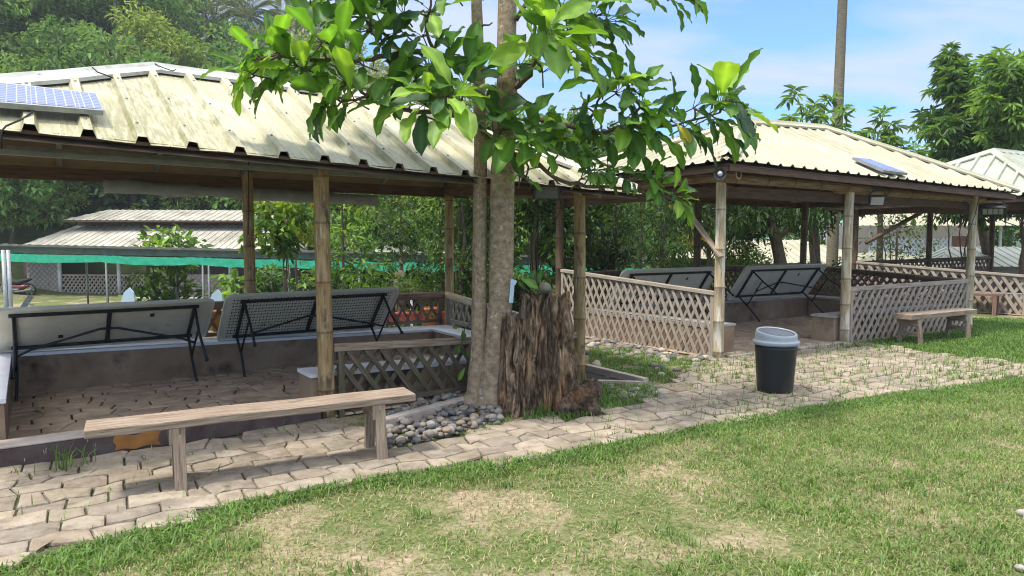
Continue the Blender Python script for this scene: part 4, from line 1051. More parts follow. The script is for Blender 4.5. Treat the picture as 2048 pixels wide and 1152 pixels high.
# --- hillside forest: five kinds, copied
FG = 'trees of the hillside forest'
kinds = [
    (tree('forest_tree', gp_(60, 60), 'dark green round crowned tree on the forested hillside', 'tree', FG, 41, 10, 3.6, 2.5, 26, 120, .42, .2, g1), 1.0),
    (tree('forest_tree', gp_(250, 52), 'light green bushy crowned tree on the forested hillside', 'tree', FG, 42, 8, 3.2, 1.2, 26, 130, .36, .16, g2_), 1.0),
    (tree('forest_tree', gp_(130, 64), 'pale grey green thinly leaved tree on the forested hillside', 'tree', FG, 43, 11, 3.2, 3.5, 22, 80, .36, .15, g3, bark='bark_pale', shape='umbrella', trunk_r=.13), 1.0),
    (tree('forest_tree', gp_(400, 70), 'tall narrow dark tree on the forested hillside', 'tree', FG, 44, 13, 2.6, 3, 24, 100, .4, .18, g5, shape='tall'), 1.0),
    (tree('forest_tree', gp_(330, 46), 'yellow green feathery crowned tree on the forested hillside', 'tree', FG, 45, 7.5, 3.2, .6, 30, 110, .4, .09, g4, shape='bush', trunk_r=.06, trunks=4), 1.0)]
rn = random.Random(99); spots = []
def far_enough(x, y, d): return all((x - a) ** 2 + (y - b) ** 2 > d * d for a, b in spots)
tries = 0
while len(spots) < 165 and tries < 9000:
    tries += 1
    px = rn.uniform(-120, 1330); d = 39 + 62 * rn.random() ** 1.15; x = X(px, d)
    if not far_enough(x, d, 2.9 + d * .026): continue
    spots.append((x, d)); dens = d
    w = [3, 3, 2.2, 1.4, .8] if px < 900 else [2.2, 2.6, 2.2, .9, .8]
    if d < 46: w = [4, 3, .2, 1, 2]
    if 440 < px < 620 and d > 66: w = [2, 3, 0, 0, 1]
    k = rn.choices(range(5), w)[0]
    dup(kinds[k][0], (x, d, T(x, d) - .2), rn.uniform(0, 6.28), rn.uniform(.75, 1.25) * (.8 if px > 1000 else 1))
# undergrowth between the trunks
rg = np.random.default_rng(5); cl = []
while len(cl) < 1100:
    px = rg.uniform(-150, 1500); d = 37 + 60 * rg.random() ** .9; x = X(px, d); cl.append((x, d, T(x, d) + (rg.uniform(.4, 3.6) if d < 49 else .5), rg.uniform(.8, 1.7)))
Vv, Q, cc = cloud(rg, cl, 42, .5, .26, g1 + g5, fill=.2)
o = np_mesh('undergrowth', Vv, Q, cc, mt['leaf_far'], kind='stuff'); o['label'] = 'dense green undergrowth covering the hillside between the trees'
# --- pale bare trunks on the hill
for px, y0, d, h in ((192, 70, 58, 11), (277, 120, 50, 8)):
    loc = Vector(gp_(px, d)); t = thing('bare_tree', loc, 'slender pale trunked tree standing out against the forest, ' + ('taller one at the top edge' if px == 192 else 'shorter one above the roof ridge'), 'tree', 'pale bare trunks')
    m = MB(); zb = AT(px, y0, d).z; pts = [V(loc.x + .15 * math.sin(i * 1.3), loc.y - 1.5, zb - 3 + (h + 3) * i / 7) for i in range(8)]; m.tube(pts, [.13 - .012 * i for i in range(8)], 8)
    for i in (4, 5, 6): limb(m, pts[i], pts[i] + V(rn.uniform(-2, 2), rn.uniform(-1, 1), 2), .05, .015, rn)
    m.build('trunk', mt['bark_pale'], t, smooth=True)
    Vv, Q, cc = cloud(rg, [(loc.x + rn.uniform(-2, 2), loc.y - 1, zb + h + rn.uniform(-2, 1), 1.1) for _ in range(8)], 50, .35, .16, g3); np_mesh('crown', Vv, Q, cc, mt['leaf_far'], t)

# --- coconut palms on the ridge
def palm(name, loc, label, group, H, seed, nf, FL, tr=.16, lean=.6):
    rn = random.Random(seed); loc = Vector(loc); t = thing(name, loc, label, 'palm', group); m = MB()
    pts = [loc + V(lean * (i / 10) ** 2, 0, -.3 + H * i / 10) for i in range(11)]; m.tube(pts, [tr * (1.2 - .45 * i / 10) for i in range(11)], 12); m.build('trunk', mt['palm_bark'], t, smooth=True)
    top = pts[-1]; C = []; D = []; Nn = []; L = []; m = MB()
    for k in range(nf):
        an = k * 2.4 + rn.uniform(-.2, .2); el = math.radians(rn.uniform(-35, 80)); el = math.radians(82 - 115 * (k / nf)) ; h = V(math.cos(an), math.sin(an), 0); q = top.copy(); pp = [q.copy()]; e = el
        n = 18
        for i in range(n):
            d = h * math.cos(e) + V(0, 0, math.sin(e)); q = q + d * FL / n; pp.append(q.copy()); e -= math.radians(4.2 + 2.2 * i / n)
            s = d.cross(V(0, 0, 1)).normalized() if abs(d.z) < .98 else V(-h.y, h.x, 0); u = s.cross(d)
            if i > 1:
                for sg in (-1, 1):
                    for hh in (0, .5):
                        C.append(tuple(q - d * FL / n * hh)); D.append(tuple(s * sg * .8 + d * .55 - V(0, 0, .25) + u * .25)); Nn.append(tuple(u)); L.append(FL * .24 * math.sin(math.pi * (.12 + .8 * i / n)) + .1)
        m.tube(pp, [.03 - .024 * i / n for i in range(n + 1)], 5)
    C, D, Nn, L = map(np.array, (C, D, Nn, L)); Vv, Q = leaf6(C, D, Nn, L, L * .0 + .055, droop=.25, fold=.1)
    m.build('frond_stalks', mt['twig'], t); rg = np.random.default_rng(seed)
    np_mesh('fronds', Vv, Q, np.repeat(pal(rg, [(.07, .1, .035), (.1, .13, .05)], len(C)), 6, 0), mt['leaf_far'], t); return t
d = 84
for px, ytop, d, lab, sd in ((503, 28, 84, 'coconut palm with full fan of fronds on the skyline', 1), (575, 48, 88, 'coconut palm lower on the skyline right of the full one', 2), (622, 66, 80, 'small coconut palm peeping over the large leaves', 3), (430, 85, 70, 'drooping coconut palm below the skyline', 4)):
    x = X(px, d); zt = AT(px, ytop, d).z; zb = T(x, d); palm('coconut_palm', (x, d, zb), lab, 'coconut palms on the hill', max(4, zt - zb), sd, 20, 5.0, lean=.4)
# --- tall bare coconut trunk beside the second roof
loc = V(X(1664, 22), 22, T(X(1664, 22), 22)); t = palm('coconut_palm', loc, 'tall coconut palm with bare ringed trunk rising past the picture top', None, 16, 8, 22, 3.6, tr=.15, lean=.15)

# --- belt of trees behind the house and the shed
rn = random.Random(3)
for i, (px, d, k, s, dz) in enumerate([(95, 36.5, 1, .55, 0), (128, 37.5, 4, .6, 0), (60, 37, 1, .75, 0), (-40, 33, 0, .75, 0), (30, 34, 0, .72, 0), (75, 39, 1, .85, 0), (150, 41, 0, .8, 0), (225, 40, 1, .8, 0), (300, 42, 3, .6, 0), (385, 39, 4, .95, 0), (450, 41, 4, .8, 0), (520, 38, 0, .75, 0), (610, 39, 0, .8, 0), (680, 34, 1, .85, 0), (700, 30, 0, .75, 0), (760, 32, 1, .85, 0), (820, 28, 0, .75, 0), (880, 30, 3, .6, 0), (930, 27, 1, .75, 0),
        (1040, 30, 0, .8, 0), (1090, 33, 1, .9, 0), (1150, 30, 3, .62, 0), (1200, 32, 0, .72, 0), (1330, 38, 1, .75, 0), (1400, 30, 0, .6, 0), (1480, 36, 3, .45, 0), (1560, 40, 1, .6, 0), (1640, 38, 0, .6, 0), (1760, 40, 1, .65, 0), (1850, 42, 0, .8, 0), (1960, 38, 1, .7, 0), (2060, 36, 0, .8, 0)]):
    x = X(px, d); dup(kinds[k][0], (x, d, T(x, d) - .2), rn.uniform(0, 6.28), s, label=['dark green round crowned tree in the belt behind the houses', 'light green bushy tree in the belt behind the houses', '', 'tall narrow dark tree in the belt behind the houses', 'yellow green feathery tree behind the old cream roof'][k], group='belt of trees behind the houses')

# --- nearer shrubs and small trees between the pavilions and the shed
SG = 'shrubs behind the pavilions'
def shrub(px, d, H, R, label, seed, L, W, cols, nc, per, shape='bush', trunks=3, tr=.03, clear=.2, down=.1, clump=.36, name='shrub', group=SG, bark='bark_dark', droop=.2, fleaf='leaf', fill=.35):
    x = X(px, d); H -= T(x, d); clear = max(.1, clear - T(x, d) if clear > .5 else clear)
    return tree(name, (x, d, T(x, d)), label, 'shrub' if name == 'shrub' else 'tree', group, seed, H, R, clear, nc, per, L, W, cols, shape=shape, trunk_r=tr, bark=bark, fleaf=fleaf, clump_r=clump, trunks=trunks, down=down, droop=droop, fill=fill)
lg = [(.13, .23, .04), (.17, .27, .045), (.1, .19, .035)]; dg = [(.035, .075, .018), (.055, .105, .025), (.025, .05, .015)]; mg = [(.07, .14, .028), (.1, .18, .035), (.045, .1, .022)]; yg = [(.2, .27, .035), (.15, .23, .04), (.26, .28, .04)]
shrub(475, 13.2, 1.0, .5, 'low bright shrub with broad pale leaves left of the back bamboo post', 201, .2, .1, lg, 12, 22, tr=.02)
shrub(340, 25, 1.5, 1.5, 'broad leafed green shrub growing above the shed roof edge', 202, .3, .15, lg + mg, 22, 45, tr=.04)
shrub(232, 11, .74, .38, 'small pale leafed plant behind the left table', 203, .17, .08, yg + lg, 9, 16, tr=.012)
shrub(560, 12.4, 2.2, .55, 'round shrub of glossy broad leaves with yellow tips', 204, .15, .075, mg + mg + yg + lg, 22, 44, tr=.03, shape='round', clear=1.2, trunks=2)
shrub(592, 13.8, 2.7, .5, 'yellow green leafed sapling behind the glossy shrub', 205, .12, .05, yg, 18, 60, tr=.02, shape='round', clear=1.4)
shrub(690, 12.3, 3.9, .8, 'slender sapling with open sprays seen right of the front post', 206, .16, .065, mg + lg, 24, 42, shape='tall', trunks=2, tr=.03, name='sapling', clear=.5)
shrub(765, 13.5, 1.2, .7, 'twiggy pale shrub with narrow leaves near the back rail', 207, .13, .035, lg + mg, 20, 50, tr=.02)
shrub(800, 17, 4.2, 1.2, 'mid green leafy small tree behind the shed net', 208, .14, .06, mg + yg, 34, 75, shape='round', trunks=1, tr=.06, clear=1.5, name='small_tree')
shrub(905, 12.6, 4.2, 1.1, 'dense small leafed dark tree behind the right back post', 209, .085, .042, dg + mg, 60, 150, shape='round', trunks=4, tr=.035, clear=.3, name='small_tree')
shrub(955, 13.5, 3.9, .9, 'dark bushy tree mostly hidden by the double trunk', 210, .1, .05, dg, 34, 110, trunks=3, name='small_tree')
shrub(1075, 12.8, 3.4, .7, 'green shrub of broad leaves between trunk and yellow post', 211, .14, .065, mg + dg, 36, 60, tr=.03)
shrub(1150, 13.6, 3.5, .9, 'dark broad leafed shrub behind the tall side lattice', 212, .13, .06, dg + mg, 40, 85, tr=.03)
shrub(1210, 14.2, 3.6, .8, 'dark leaning shrub with fine twigs beyond the lattice', 213, .12, .05, dg, 34, 70, tr=.03)
shrub(1283, 15, 3.4, .95, 'thin stemmed sparse sapling in the gap between the pavilions', 214, .13, .045, mg + dg, 24, 36, shape='tall', trunks=1, tr=.035, clear=.8, name='sapling')
shrub(1340, 15.5, 3.5, .9, 'drooping narrow leafed mango sapling with a few yellow leaves', 215, .19, .045, dg + mg + [(.3, .26, .03)], 30, 45, shape='tall', trunks=2, tr=.03, down=.8, name='sapling')
shrub(1420, 17, 4.0, 1.4, 'dark mango tree behind the corner post of the second pavilion', 216, .2, .05, dg, 44, 75, shape='round', trunks=1, tr=.07, clear=1.2, down=.7, name='small_tree')
shrub(1480, 17.5, 1.9, 1.1, 'bright small leafed bush seen through the second pavilion', 217, .09, .045, lg + yg, 34, 90, tr=.03)
shrub(1620, 19, 3.9, 1.5, 'dark mango tree with drooping leaves around the coconut trunk', 218, .24, .06, dg, 36, 60, shape='umbrella', trunks=1, tr=.09, clear=1.5, down=.9, name='small_tree')
shrub(1690, 16.5, 3.2, .7, 'low hanging dark broad leaves beside the second front post', 219, .24, .085, dg + mg, 16, 30, shape='umbrella', trunks=1, tr=.05, clear=1.4, down=.9, name='small_tree')
shrub(1640, 20, .7, 1.3, 'green ground shrub under the coconut palm', 220, .14, .06, mg + dg, 30, 60)
shrub(1790, 19.5, 2.8, 1.1, 'twiggy shrub with scattered leaves before the white lattice', 221, .12, .055, dg + mg, 24, 26, shape='tall', trunks=5, tr=.02, name='shrub', clear=.8)
shrub(1930, 21.5, 3.0, 1.3, 'green shrub between the far pavilion posts', 222, .2, .07, dg + mg, 26, 45, shape='umbrella', clear=1.2, down=.7)
shrub(2040, 20.5, 3.2, 1.3, 'dark tree at the right edge inside the farthest pavilion view', 223, .22, .07, dg, 24, 50, shape='umbrella', trunks=2, tr=.08, clear=1.2, down=.7, name='small_tree')
shrub(1255, 18, .8, .9, 'low green bush on the bare ground beyond the shed', 224, .12, .05, mg, 16, 40)
shrub(720, 22, 2.1, 1.3, 'leafy bush rising above the shed roof right of the front post', 225, .16, .07, mg + lg, 26, 60)
shrub(860, 24, 2.2, 1.4, 'second leafy bush rising above the shed roof, farther right', 226, .16, .07, dg + mg, 28, 60)
shrub(530, 18.5, .62, .9, 'shrub under the green net between two shed posts', 227, .16, .08, mg + dg, 22, 40)
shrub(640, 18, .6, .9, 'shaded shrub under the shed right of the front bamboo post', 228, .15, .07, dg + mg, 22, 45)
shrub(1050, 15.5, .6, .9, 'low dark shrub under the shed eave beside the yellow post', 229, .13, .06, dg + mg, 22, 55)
shrub(1010, 17, 3.6, .8, 'pale leafed tree seen in the gap right of the trunk', 230, .15, .065, mg + lg, 24, 55, trunks=1, shape='tall', tr=.07, bark='bark_pale', name='small_tree')
# forked trunk tree behind the second pavilion
loc = V(X(1560, 17), 17, T(X(1560, 17), 17)); t = thing('forked_tree', loc, 'forked dark tree leaning behind the second pavilion, dense crown', 'tree'); m = MB()
k0 = AT(1562, 530, 17); k1 = AT(1552, 480, 17); k2 = AT(1538, 440, 17)
m.tube([loc, k0, k1, k2], [.17, .15, .14, .13], 10); m.tube([k2, AT(1522, 425, 16.8), AT(1505, 400, 16.5)], [.1, .08, .05], 8); m.tube([k2, AT(1552, 420, 17.2), AT(1556, 385, 17.4), AT(1570, 330, 17.5)], [.1, .075, .06, .03], 8); m.tube([k1, AT(1572, 465, 17), AT(1592, 440, 17)], [.07, .05, .03], 8)
m.build('trunk', mt['bark_dark'], t, smooth=True)
rg = np.random.default_rng(61); cl = [tuple(AT(1540 + rg.uniform(-85, 95), 400 + rg.uniform(-40, 50), 17 + rg.uniform(-1, 1.3))) + (rg.uniform(.35, .6),) for _ in range(34)]
Vv, Q, cc = cloud(rg, cl, 70, .2, .055, dg, down=.6); np_mesh('crown', Vv, Q, cc, mt['leaf'], t)

# --- mango trees against the sky at right
def mango(loc, clumps, label, seed, cols, L=.3, W=.075, per=13, name='mango_tree', tr=.16):
    rg = np.random.default_rng(seed); rn = random.Random(seed); loc = Vector(loc); t = thing(name, loc, label, 'tree'); m = MB()
    cen = sum((V(*c[:3]) for c in clumps), V(0, 0, 0)) / len(clumps); tp = V(cen.x, cen.y, cen.z)
    tr_pts = [loc + (tp - loc) * (i / 6) for i in range(7)]; m.tube(tr_pts, [tr * (1.2 - .9 * i / 6) for i in range(7)], 9)
    for c in clumps: limb(m, tr_pts[rn.choice((3, 4, 5))], c[:3], tr * .22, .012, rn, 5)
    m.build('trunk', mt['bark_dark'], t, smooth=True)
    C = []; D = []; cc = []
    for c in clumps:           # every clump is a set of leaf whorls, leaves hanging from each tip
        for w in range(int(per * (c[3] / .6) ** 2) + 2):
            p = np.array(c[:3]) + unit(rg.normal(size=(1, 3)))[0] * c[3] * rg.uniform(.3, 1) * [1, 1, .8]; out = unit((p - np.array(c[:3]))[None])[0]
            n = rg.integers(7, 12); an = rg.uniform(0, 6.28) + np.arange(n) * 2.4
            d = np.stack([np.cos(an), np.sin(an), rg.uniform(-.9, .5, n)], 1) + out * .7; C.append(np.repeat(p[None], n, 0) + d * .02); D.append(d)
            b = np.array(cols[rg.integers(0, len(cols))]); cc.append(b * (1 + rg.uniform(-.2, .2, (n, 1))))
    C = np.concatenate(C); D = np.concatenate(D); cc = np.concatenate(cc); n = len(C)
    Vv, Q = leaf6(C, D, unit(rg.normal(size=(n, 3)) * .4 + [0, 0, 1]), L * rg.uniform(.7, 1.2, n), W * rg.uniform(.8, 1.2, n), droop=.35, fold=.2)
    np_mesh('crown', Vv, Q, np.repeat(cc, 6, 0), mt['leaf'], t); return t
rn = random.Random(17)
def outline(rows, d, dd, n, r): # rows: (y, x0, x1)
    out = []
    for _ in range(n):
        i = rn.uniform(0, len(rows) - 1.001); k = int(i); f = i - k; y = rows[k][0] + (rows[k + 1][0] - rows[k][0]) * f; x0 = rows[k][1] + (rows[k + 1][1] - rows[k][1]) * f; x1 = rows[k][2] + (rows[k + 1][2] - rows[k][2]) * f
        out.append(tuple(AT(rn.uniform(x0, x1), y, d + rn.uniform(-dd, dd) * min(1, (x1 - x0) / 90))) + (r * rn.uniform(.6, 1.1) * min(1, .3 + (x1 - x0) / 130),))
    return out
mg2 = [(.09, .18, .045), (.14, .25, .055), (.065, .13, .035), (.19, .3, .065)]
mango((X(1990, 24), 24, T(X(1990, 24), 24)), outline([(98, 1890, 1908), (130, 1888, 1925), (165, 1885, 1945), (205, 1890, 1960), (235, 1845, 1990), (270, 1840, 2000), (310, 1845, 2030), (360, 1840, 2040), (400, 1860, 2050)], 22, 1.2, 74, .62), 'dense mango tree with a pointed top against the sky at right', 71, mg2)
mango((X(2110, 21), 21, T(X(2110, 21), 21)), outline([(130, 2000, 2080), (150, 2010, 2120), (190, 1960, 2150), (240, 1960, 2150), (290, 1985, 2150), (330, 2000, 2150)], 20, 1.2, 64, .6), 'lighter green mango tree at the right picture edge', 72, [(.13, .24, .045), (.18, .3, .055), (.09, .17, .035)])
mango((X(1640, 20), 20, T(X(1640, 20), 20)), [tuple(AT(x, y, 20 + rn.uniform(-.6, .6))) + (r,) for x, y, r in ((1595, 195, .28), (1615, 215, .3), (1580, 240, .3), (1632, 235, .28), (1650, 205, .26), (1640, 255, .32), (1690, 222, .26), (1670, 250, .3), (1610, 262, .36), (1575, 262, .3), (1660, 275, .35), (1500, 215, .12), (1700, 275, .3))], 'sparse mango tree crown around the bare coconut trunk above the roof', 73, mg2, per=11, tr=.1)
mango((X(1760, 20), 20, T(X(1760, 20), 20)), [tuple(AT(x, y, 20 + rn.uniform(-.5, .5))) + (r,) for x, y, r in ((1765, 235, .28), (1780, 255, .32), (1755, 265, .34), (1775, 285, .36), (1735, 275, .25), (1715, 270, .22), (1745, 300, .4), (1790, 300, .3), (1820, 305, .2))], 'small mango tree rising over the clean cream roof right of the coconut trunk', 74, mg2[:3], per=13, tr=.09)

# ------------------------------------------------------------------ the broad leafed tree in front
def big_leaf(C, D, U, L, W, rg, curl):
    """one leaf blade: 9 x 5 grid, obovate with a drawn out tip, folded along a pale midrib"""
    D = D / np.linalg.norm(D); S = np.cross(D, U); S /= np.linalg.norm(S) + 1e-9; Nn = np.cross(S, D)
    ts = np.linspace(0, 1, 10); Vv = []; cc = []
    wv = rg.uniform(-1, 1, 3)
    for t in ts:
        w = W * (math.sin(math.pi * min(1, t ** 1.25 * .97 + .03)) ** .8) * (.62 + .55 * t) if t < 1 else .0015
        if t < .06: w = .003
        ang = curl * t; q = C + D * L * (math.sin(ang) / max(curl, 1e-3) if abs(curl) > .01 else t) - Nn * L * ((1 - math.cos(ang)) / max(abs(curl), 1e-3) * (1 if curl > 0 else -1) if abs(curl) > .01 else 0)
        for k in (-1, -.5, 0, .5, 1):
            z = abs(k) * w * .34 + (.012 * math.sin(t * 17 + wv[0] * 3 + k * 2) * abs(k) * (L / .3))
            Vv.append(q + S * k * w + Nn * z)
            cc.append(1.5 if k == 0 else (1.0 + .1 * math.sin(t * 50 - abs(k) * 5)))
    Q = [(i * 5 + k, i * 5 + k + 1, (i + 1) * 5 + k + 1, (i + 1) * 5 + k) for i in range(9) for k in range(4)]
    return np.array(Vv), np.array(Q), np.array(cc)
HT0 = V(-.22, 6.3, 0)
dmap = lambda d: d if d < 5.8 else 5.8 + (d - 5.8) * .44
t = thing('broadleaf_tree', HT0, 'double trunked tree with large glossy leaves beside the rotten stump', 'tree')
rn = random.Random(23); rg = np.random.default_rng(23)
def trunk(path, name):
    m = MB(); n = 26; pts = []; rad = []
    for i in range(len(path) - 1):
        (x0, y0, d0, r0), (x1, y1, d1, r1) = path[i], path[i + 1]; k = 9
        for j in range(k + (i == len(path) - 2)):
            f = j / k; pts.append(AT(x0 + (x1 - x0) * f, y0 + (y1 - y0) * f, dmap(d0 + (d1 - d0) * f))); rad.append((r0 + (r1 - r0) * f) * .91)
    b = len(m.v); m.tube(pts, rad, n)
    for i, p in enumerate(m.v):
        c = pts[min(i // n, len(pts) - 1)]; dv = Vector(p) - c; nz_ = mnoise.noise(Vector(p) * 5) * .06 + mnoise.noise(Vector((p[0] * 16, p[1] * 16, p[2] * 7))) * .03
        m.v[i] = tuple(c + dv * (1 + nz_))
    return m.build(name, mt['bark'], t, smooth=True)
trunk([(955, 812, 6.95, .2), (957, 785, 6.95, .125), (957, 700, 6.97, .08), (959, 600, 6.98, .074), (960, 420, 7.0, .07), (961, 300, 7.0, .065), (958, 150, 7.02, .058), (953, 0, 7.05, .052), (948, -180, 7.1, .045), (930, -420, 7.2, .03)], 'trunk')
trunk([(990, 806, 6.85, .22), (988, 775, 6.85, .165), (994, 700, 6.87, .124), (1001, 600, 6.9, .116), (1004, 450, 6.9, .118), (1005, 340, 6.9, .114), (1010, 250, 6.9, .108), (1014, 180, 6.9, .1), (1014, 60, 6.9, .092), (1016, -100, 6.9, .08), (1030, -420, 6.9, .05)], 'trunk')
m = MB(); BP = []
def br(pts, r0, r1):
    P_ = [AT(p[0], p[1], dmap(p[2])) for p in pts]; n = len(P_) - 1; Q_ = []
    for i in range(n):
        for j in range(4): Q_.append(P_[i].lerp(P_[i + 1], j / 4) + V(rn.uniform(-1, 1), rn.uniform(-1, 1), rn.uniform(-1, 1)) * .012)
    Q_.append(P_[-1]); k = len(Q_) - 1; m.tube(Q_, [r0 + (r1 - r0) * i / k for i in range(k + 1)], 8); BP.extend(Q_)
br([(955, 112, 7), (905, 122, 6.7), (870, 105, 6.5), (805, 103, 6.2), (745, 118, 5.9), (700, 122, 5.7), (650, 120, 5.5), (560, 112, 5.3)], .03, .01)
br([(805, 103, 6.2), (770, 70, 6.1), (730, 40, 6), (690, 30, 5.9)], .018, .007)
br([(962, 250, 6.95), (900, 228, 6.6), (830, 222, 6.2), (770, 215, 5.9), (735, 190, 5.7), (695, 160, 5.5)], .026, .009)
br([(735, 190, 5.7), (690, 205, 5.5), (655, 215, 5.3)], .012, .006)
br([(1000, 300, 6.85), (960, 255, 6.4), (930, 215, 6.0), (900, 195, 5.7)], .024, .008)
br([(870, 105, 6.5), (850, 60, 6.3), (860, 10, 6.2), (880, -60, 6.1)], .016, .007)
br([(1030, 175, 6.85), (1060, 150, 6.4), (1075, 110, 5.9), (1080, 70, 5.4)], .028, .01)
br([(1030, 185, 6.85), (1075, 235, 6.6), (1130, 252, 6.4), (1200, 266, 6.2), (1255, 252, 6.1), (1280, 215, 6.0)], .028, .01)
br([(1255, 252, 6.1), (1310, 255, 6.0), (1370, 245, 5.9), (1440, 225, 5.8)], .014, .007)
br([(1165, 258, 6.3), (1195, 215, 6.3), (1205, 175, 6.3)], .014, .008)
br([(1025, 310, 6.8), (1075, 325, 6.6), (1120, 362, 6.4), (1190, 375, 6.3), (1250, 378, 6.2), (1310, 388, 6.1), (1350, 402, 6.0)], .022, .008)
br([(1030, 160, 6.8), (1090, 90, 6.6), (1150, 50, 6.5), (1210, 25, 6.4)], .02, .008)
br([(1030, 40, 6.8), (1100, -60, 6.6), (1250, -60, 6.4), (1360, -25, 6.2)], .022, .008)
br([(1055, 318, 6.7), (1055, 350, 6.7), (1062, 372, 6.7)], .01, .006)
br([(950, 60, 7), (985, 45, 6.9)], .012, .006)
br([(940, -150, 7), (800, -120, 6.6), (690, -40, 6.2), (620, -20, 6.0)], .022, .008)
br([(990, 265, 6.8), (1010, 250, 6.4), (1035, 262, 6.0)], .012, .006)
stalk = m
# leaf whorls: (px, py, depth, leaf length m, count, hue)   hue 0 bright, 1 mid, 2 dark
WH = [(520, 118, 5.3, .3, 8, 0), (555, 98, 5.3, .34, 9, 0), (505, 150, 5.25, .3, 6, 0), (590, 130, 5.4, .34, 8, 0), (555, 150, 5.4, .3, 7, 1), (640, 85, 5.5, .4, 8, 1), (612, 150, 5.4, .32, 7, 0), (680, 110, 5.6, .38, 9, 1), (690, 165, 5.45, .36, 9, 0),
      (665, 195, 5.4, .36, 8, 1), (705, 200, 5.4, .42, 4, 2), (740, 60, 5.9, .36, 9, 1), (725, 130, 5.7, .34, 7, 0), (752, 25, 6, .36, 8, 1), (800, 60, 6.1, .36, 8, 2), (805, 25, 6.1, .34, 7, 1), (845, 70, 6.2, .34, 6, 2), (862, 20, 6.2, .36, 7, 2), (903, 108, 6.3, .48, 6, 2), (855, 130, 6.2, .38, 6, 1),
      (785, 155, 6, .36, 8, 1), (825, 178, 5.9, .38, 8, 1), (870, 150, 6.1, .4, 8, 2), (768, 200, 5.8, .34, 6, 1), (850, 205, 5.6, .38, 5, 0), (890, 195, 5.5, .38, 6, 0), (915, 205, 5.5, .42, 5, 0), (930, 170, 5.9, .4, 8, 1), (985, 235, 6.2, .36, 7, 2), (1000, 265, 6, .34, 6, 1),
      (1085, 62, 5.3, .46, 11, 0), (1070, 85, 5.4, .44, 7, 0), (1105, 82, 5.3, .42, 6, 0), (1150, 100, 5.7, .42, 7, 1), (1125, 15, 5.8, .42, 8, 0), (1190, 30, 6.3, .38, 9, 2), (1215, 40, 6.3, .36, 8, 2), (1160, 45, 6.2, .38, 7, 2), (1060, 20, 6.0, .38, 7, 1), (1040, 130, 6.0, .4, 7, 1), (1085, 140, 5.9, .4, 6, 2),
      (1205, 165, 6.3, .34, 9, 2), (1235, 185, 6.3, .34, 8, 1), (1265, 190, 6.1, .34, 8, 1), (1285, 215, 6, .36, 9, 1), (1300, 262, 6, .34, 6, 1), (1165, 215, 6.3, .34, 7, 2), (1130, 260, 6.3, .32, 6, 1), (1245, 240, 6.1, .32, 6, 1), (1205, 265, 6.2, .3, 5, 1), (1265, 270, 6.1, .32, 5, 1),
      (1390, 215, 5.8, .34, 8, 2), (1440, 212, 5.7, .42, 8, 1), (1455, 200, 5.7, .4, 7, 2), (1420, 235, 5.7, .4, 7, 1), (1370, 255, 5.9, .34, 7, 2), (1345, 240, 5.9, .3, 6, 2), (1185, 345, 6.2, .22, 8, 1), (1215, 340, 6.2, .22, 7, 1), (1250, 352, 6.2, .22, 7, 1), (1290, 352, 6.1, .22, 7, 1), (1310, 375, 6.1, .22, 6, 1), (1345, 390, 6, .22, 8, 0), (1355, 402, 6, .22, 5, 0), (1165, 355, 6.3, .22, 5, 1),
      (1065, 285, 6.2, .36, 7, 1), (1085, 290, 6.2, .34, 6, 0), (1040, 262, 6.0, .36, 6, 1), (1120, 305, 6.4, .3, 5, 1), (1150, 300, 6.4, .3, 5, 1), (1010, 300, 6.5, .28, 4, 1),
      (620, -15, 6, .4, 7, 1), (665, -5, 6.1, .36, 6, 2), (700, -20, 6.1, .36, 7, 1), (1270, -15, 6.4, .3, 6, 1), (1330, -15, 6.3, .3, 7, 1), (1365, -18, 6.2, .3, 7, 1), (905, -15, 6.5, .34, 6, 1), (1040, 350, 6.6, .24, 4, 1)]
rn2 = random.Random(8)
for _ in range(13): WH.append((rn2.uniform(560, 1420), rn2.uniform(-420, -70), rn2.uniform(5.6, 8.2), .36, 8, 1))  # unseen whorls above the view, added for the shadow they cast
for _ in range(0): WH.append((rn2.uniform(800, 1300), rn2.uniform(-200, 230), rn2.uniform(7.4, 8.6), .34, 8, rn2.choice((1, 2))))
HUE = [[(.17, .3, .035), (.22, .36, .045), (.13, .25, .03)], [(.085, .19, .025), (.12, .25, .032), (.07, .15, .024)], [(.035, .09, .026), (.065, .145, .03), (.045, .11, .03)]]
VV, QQ, CC = [], [], []; off = 0
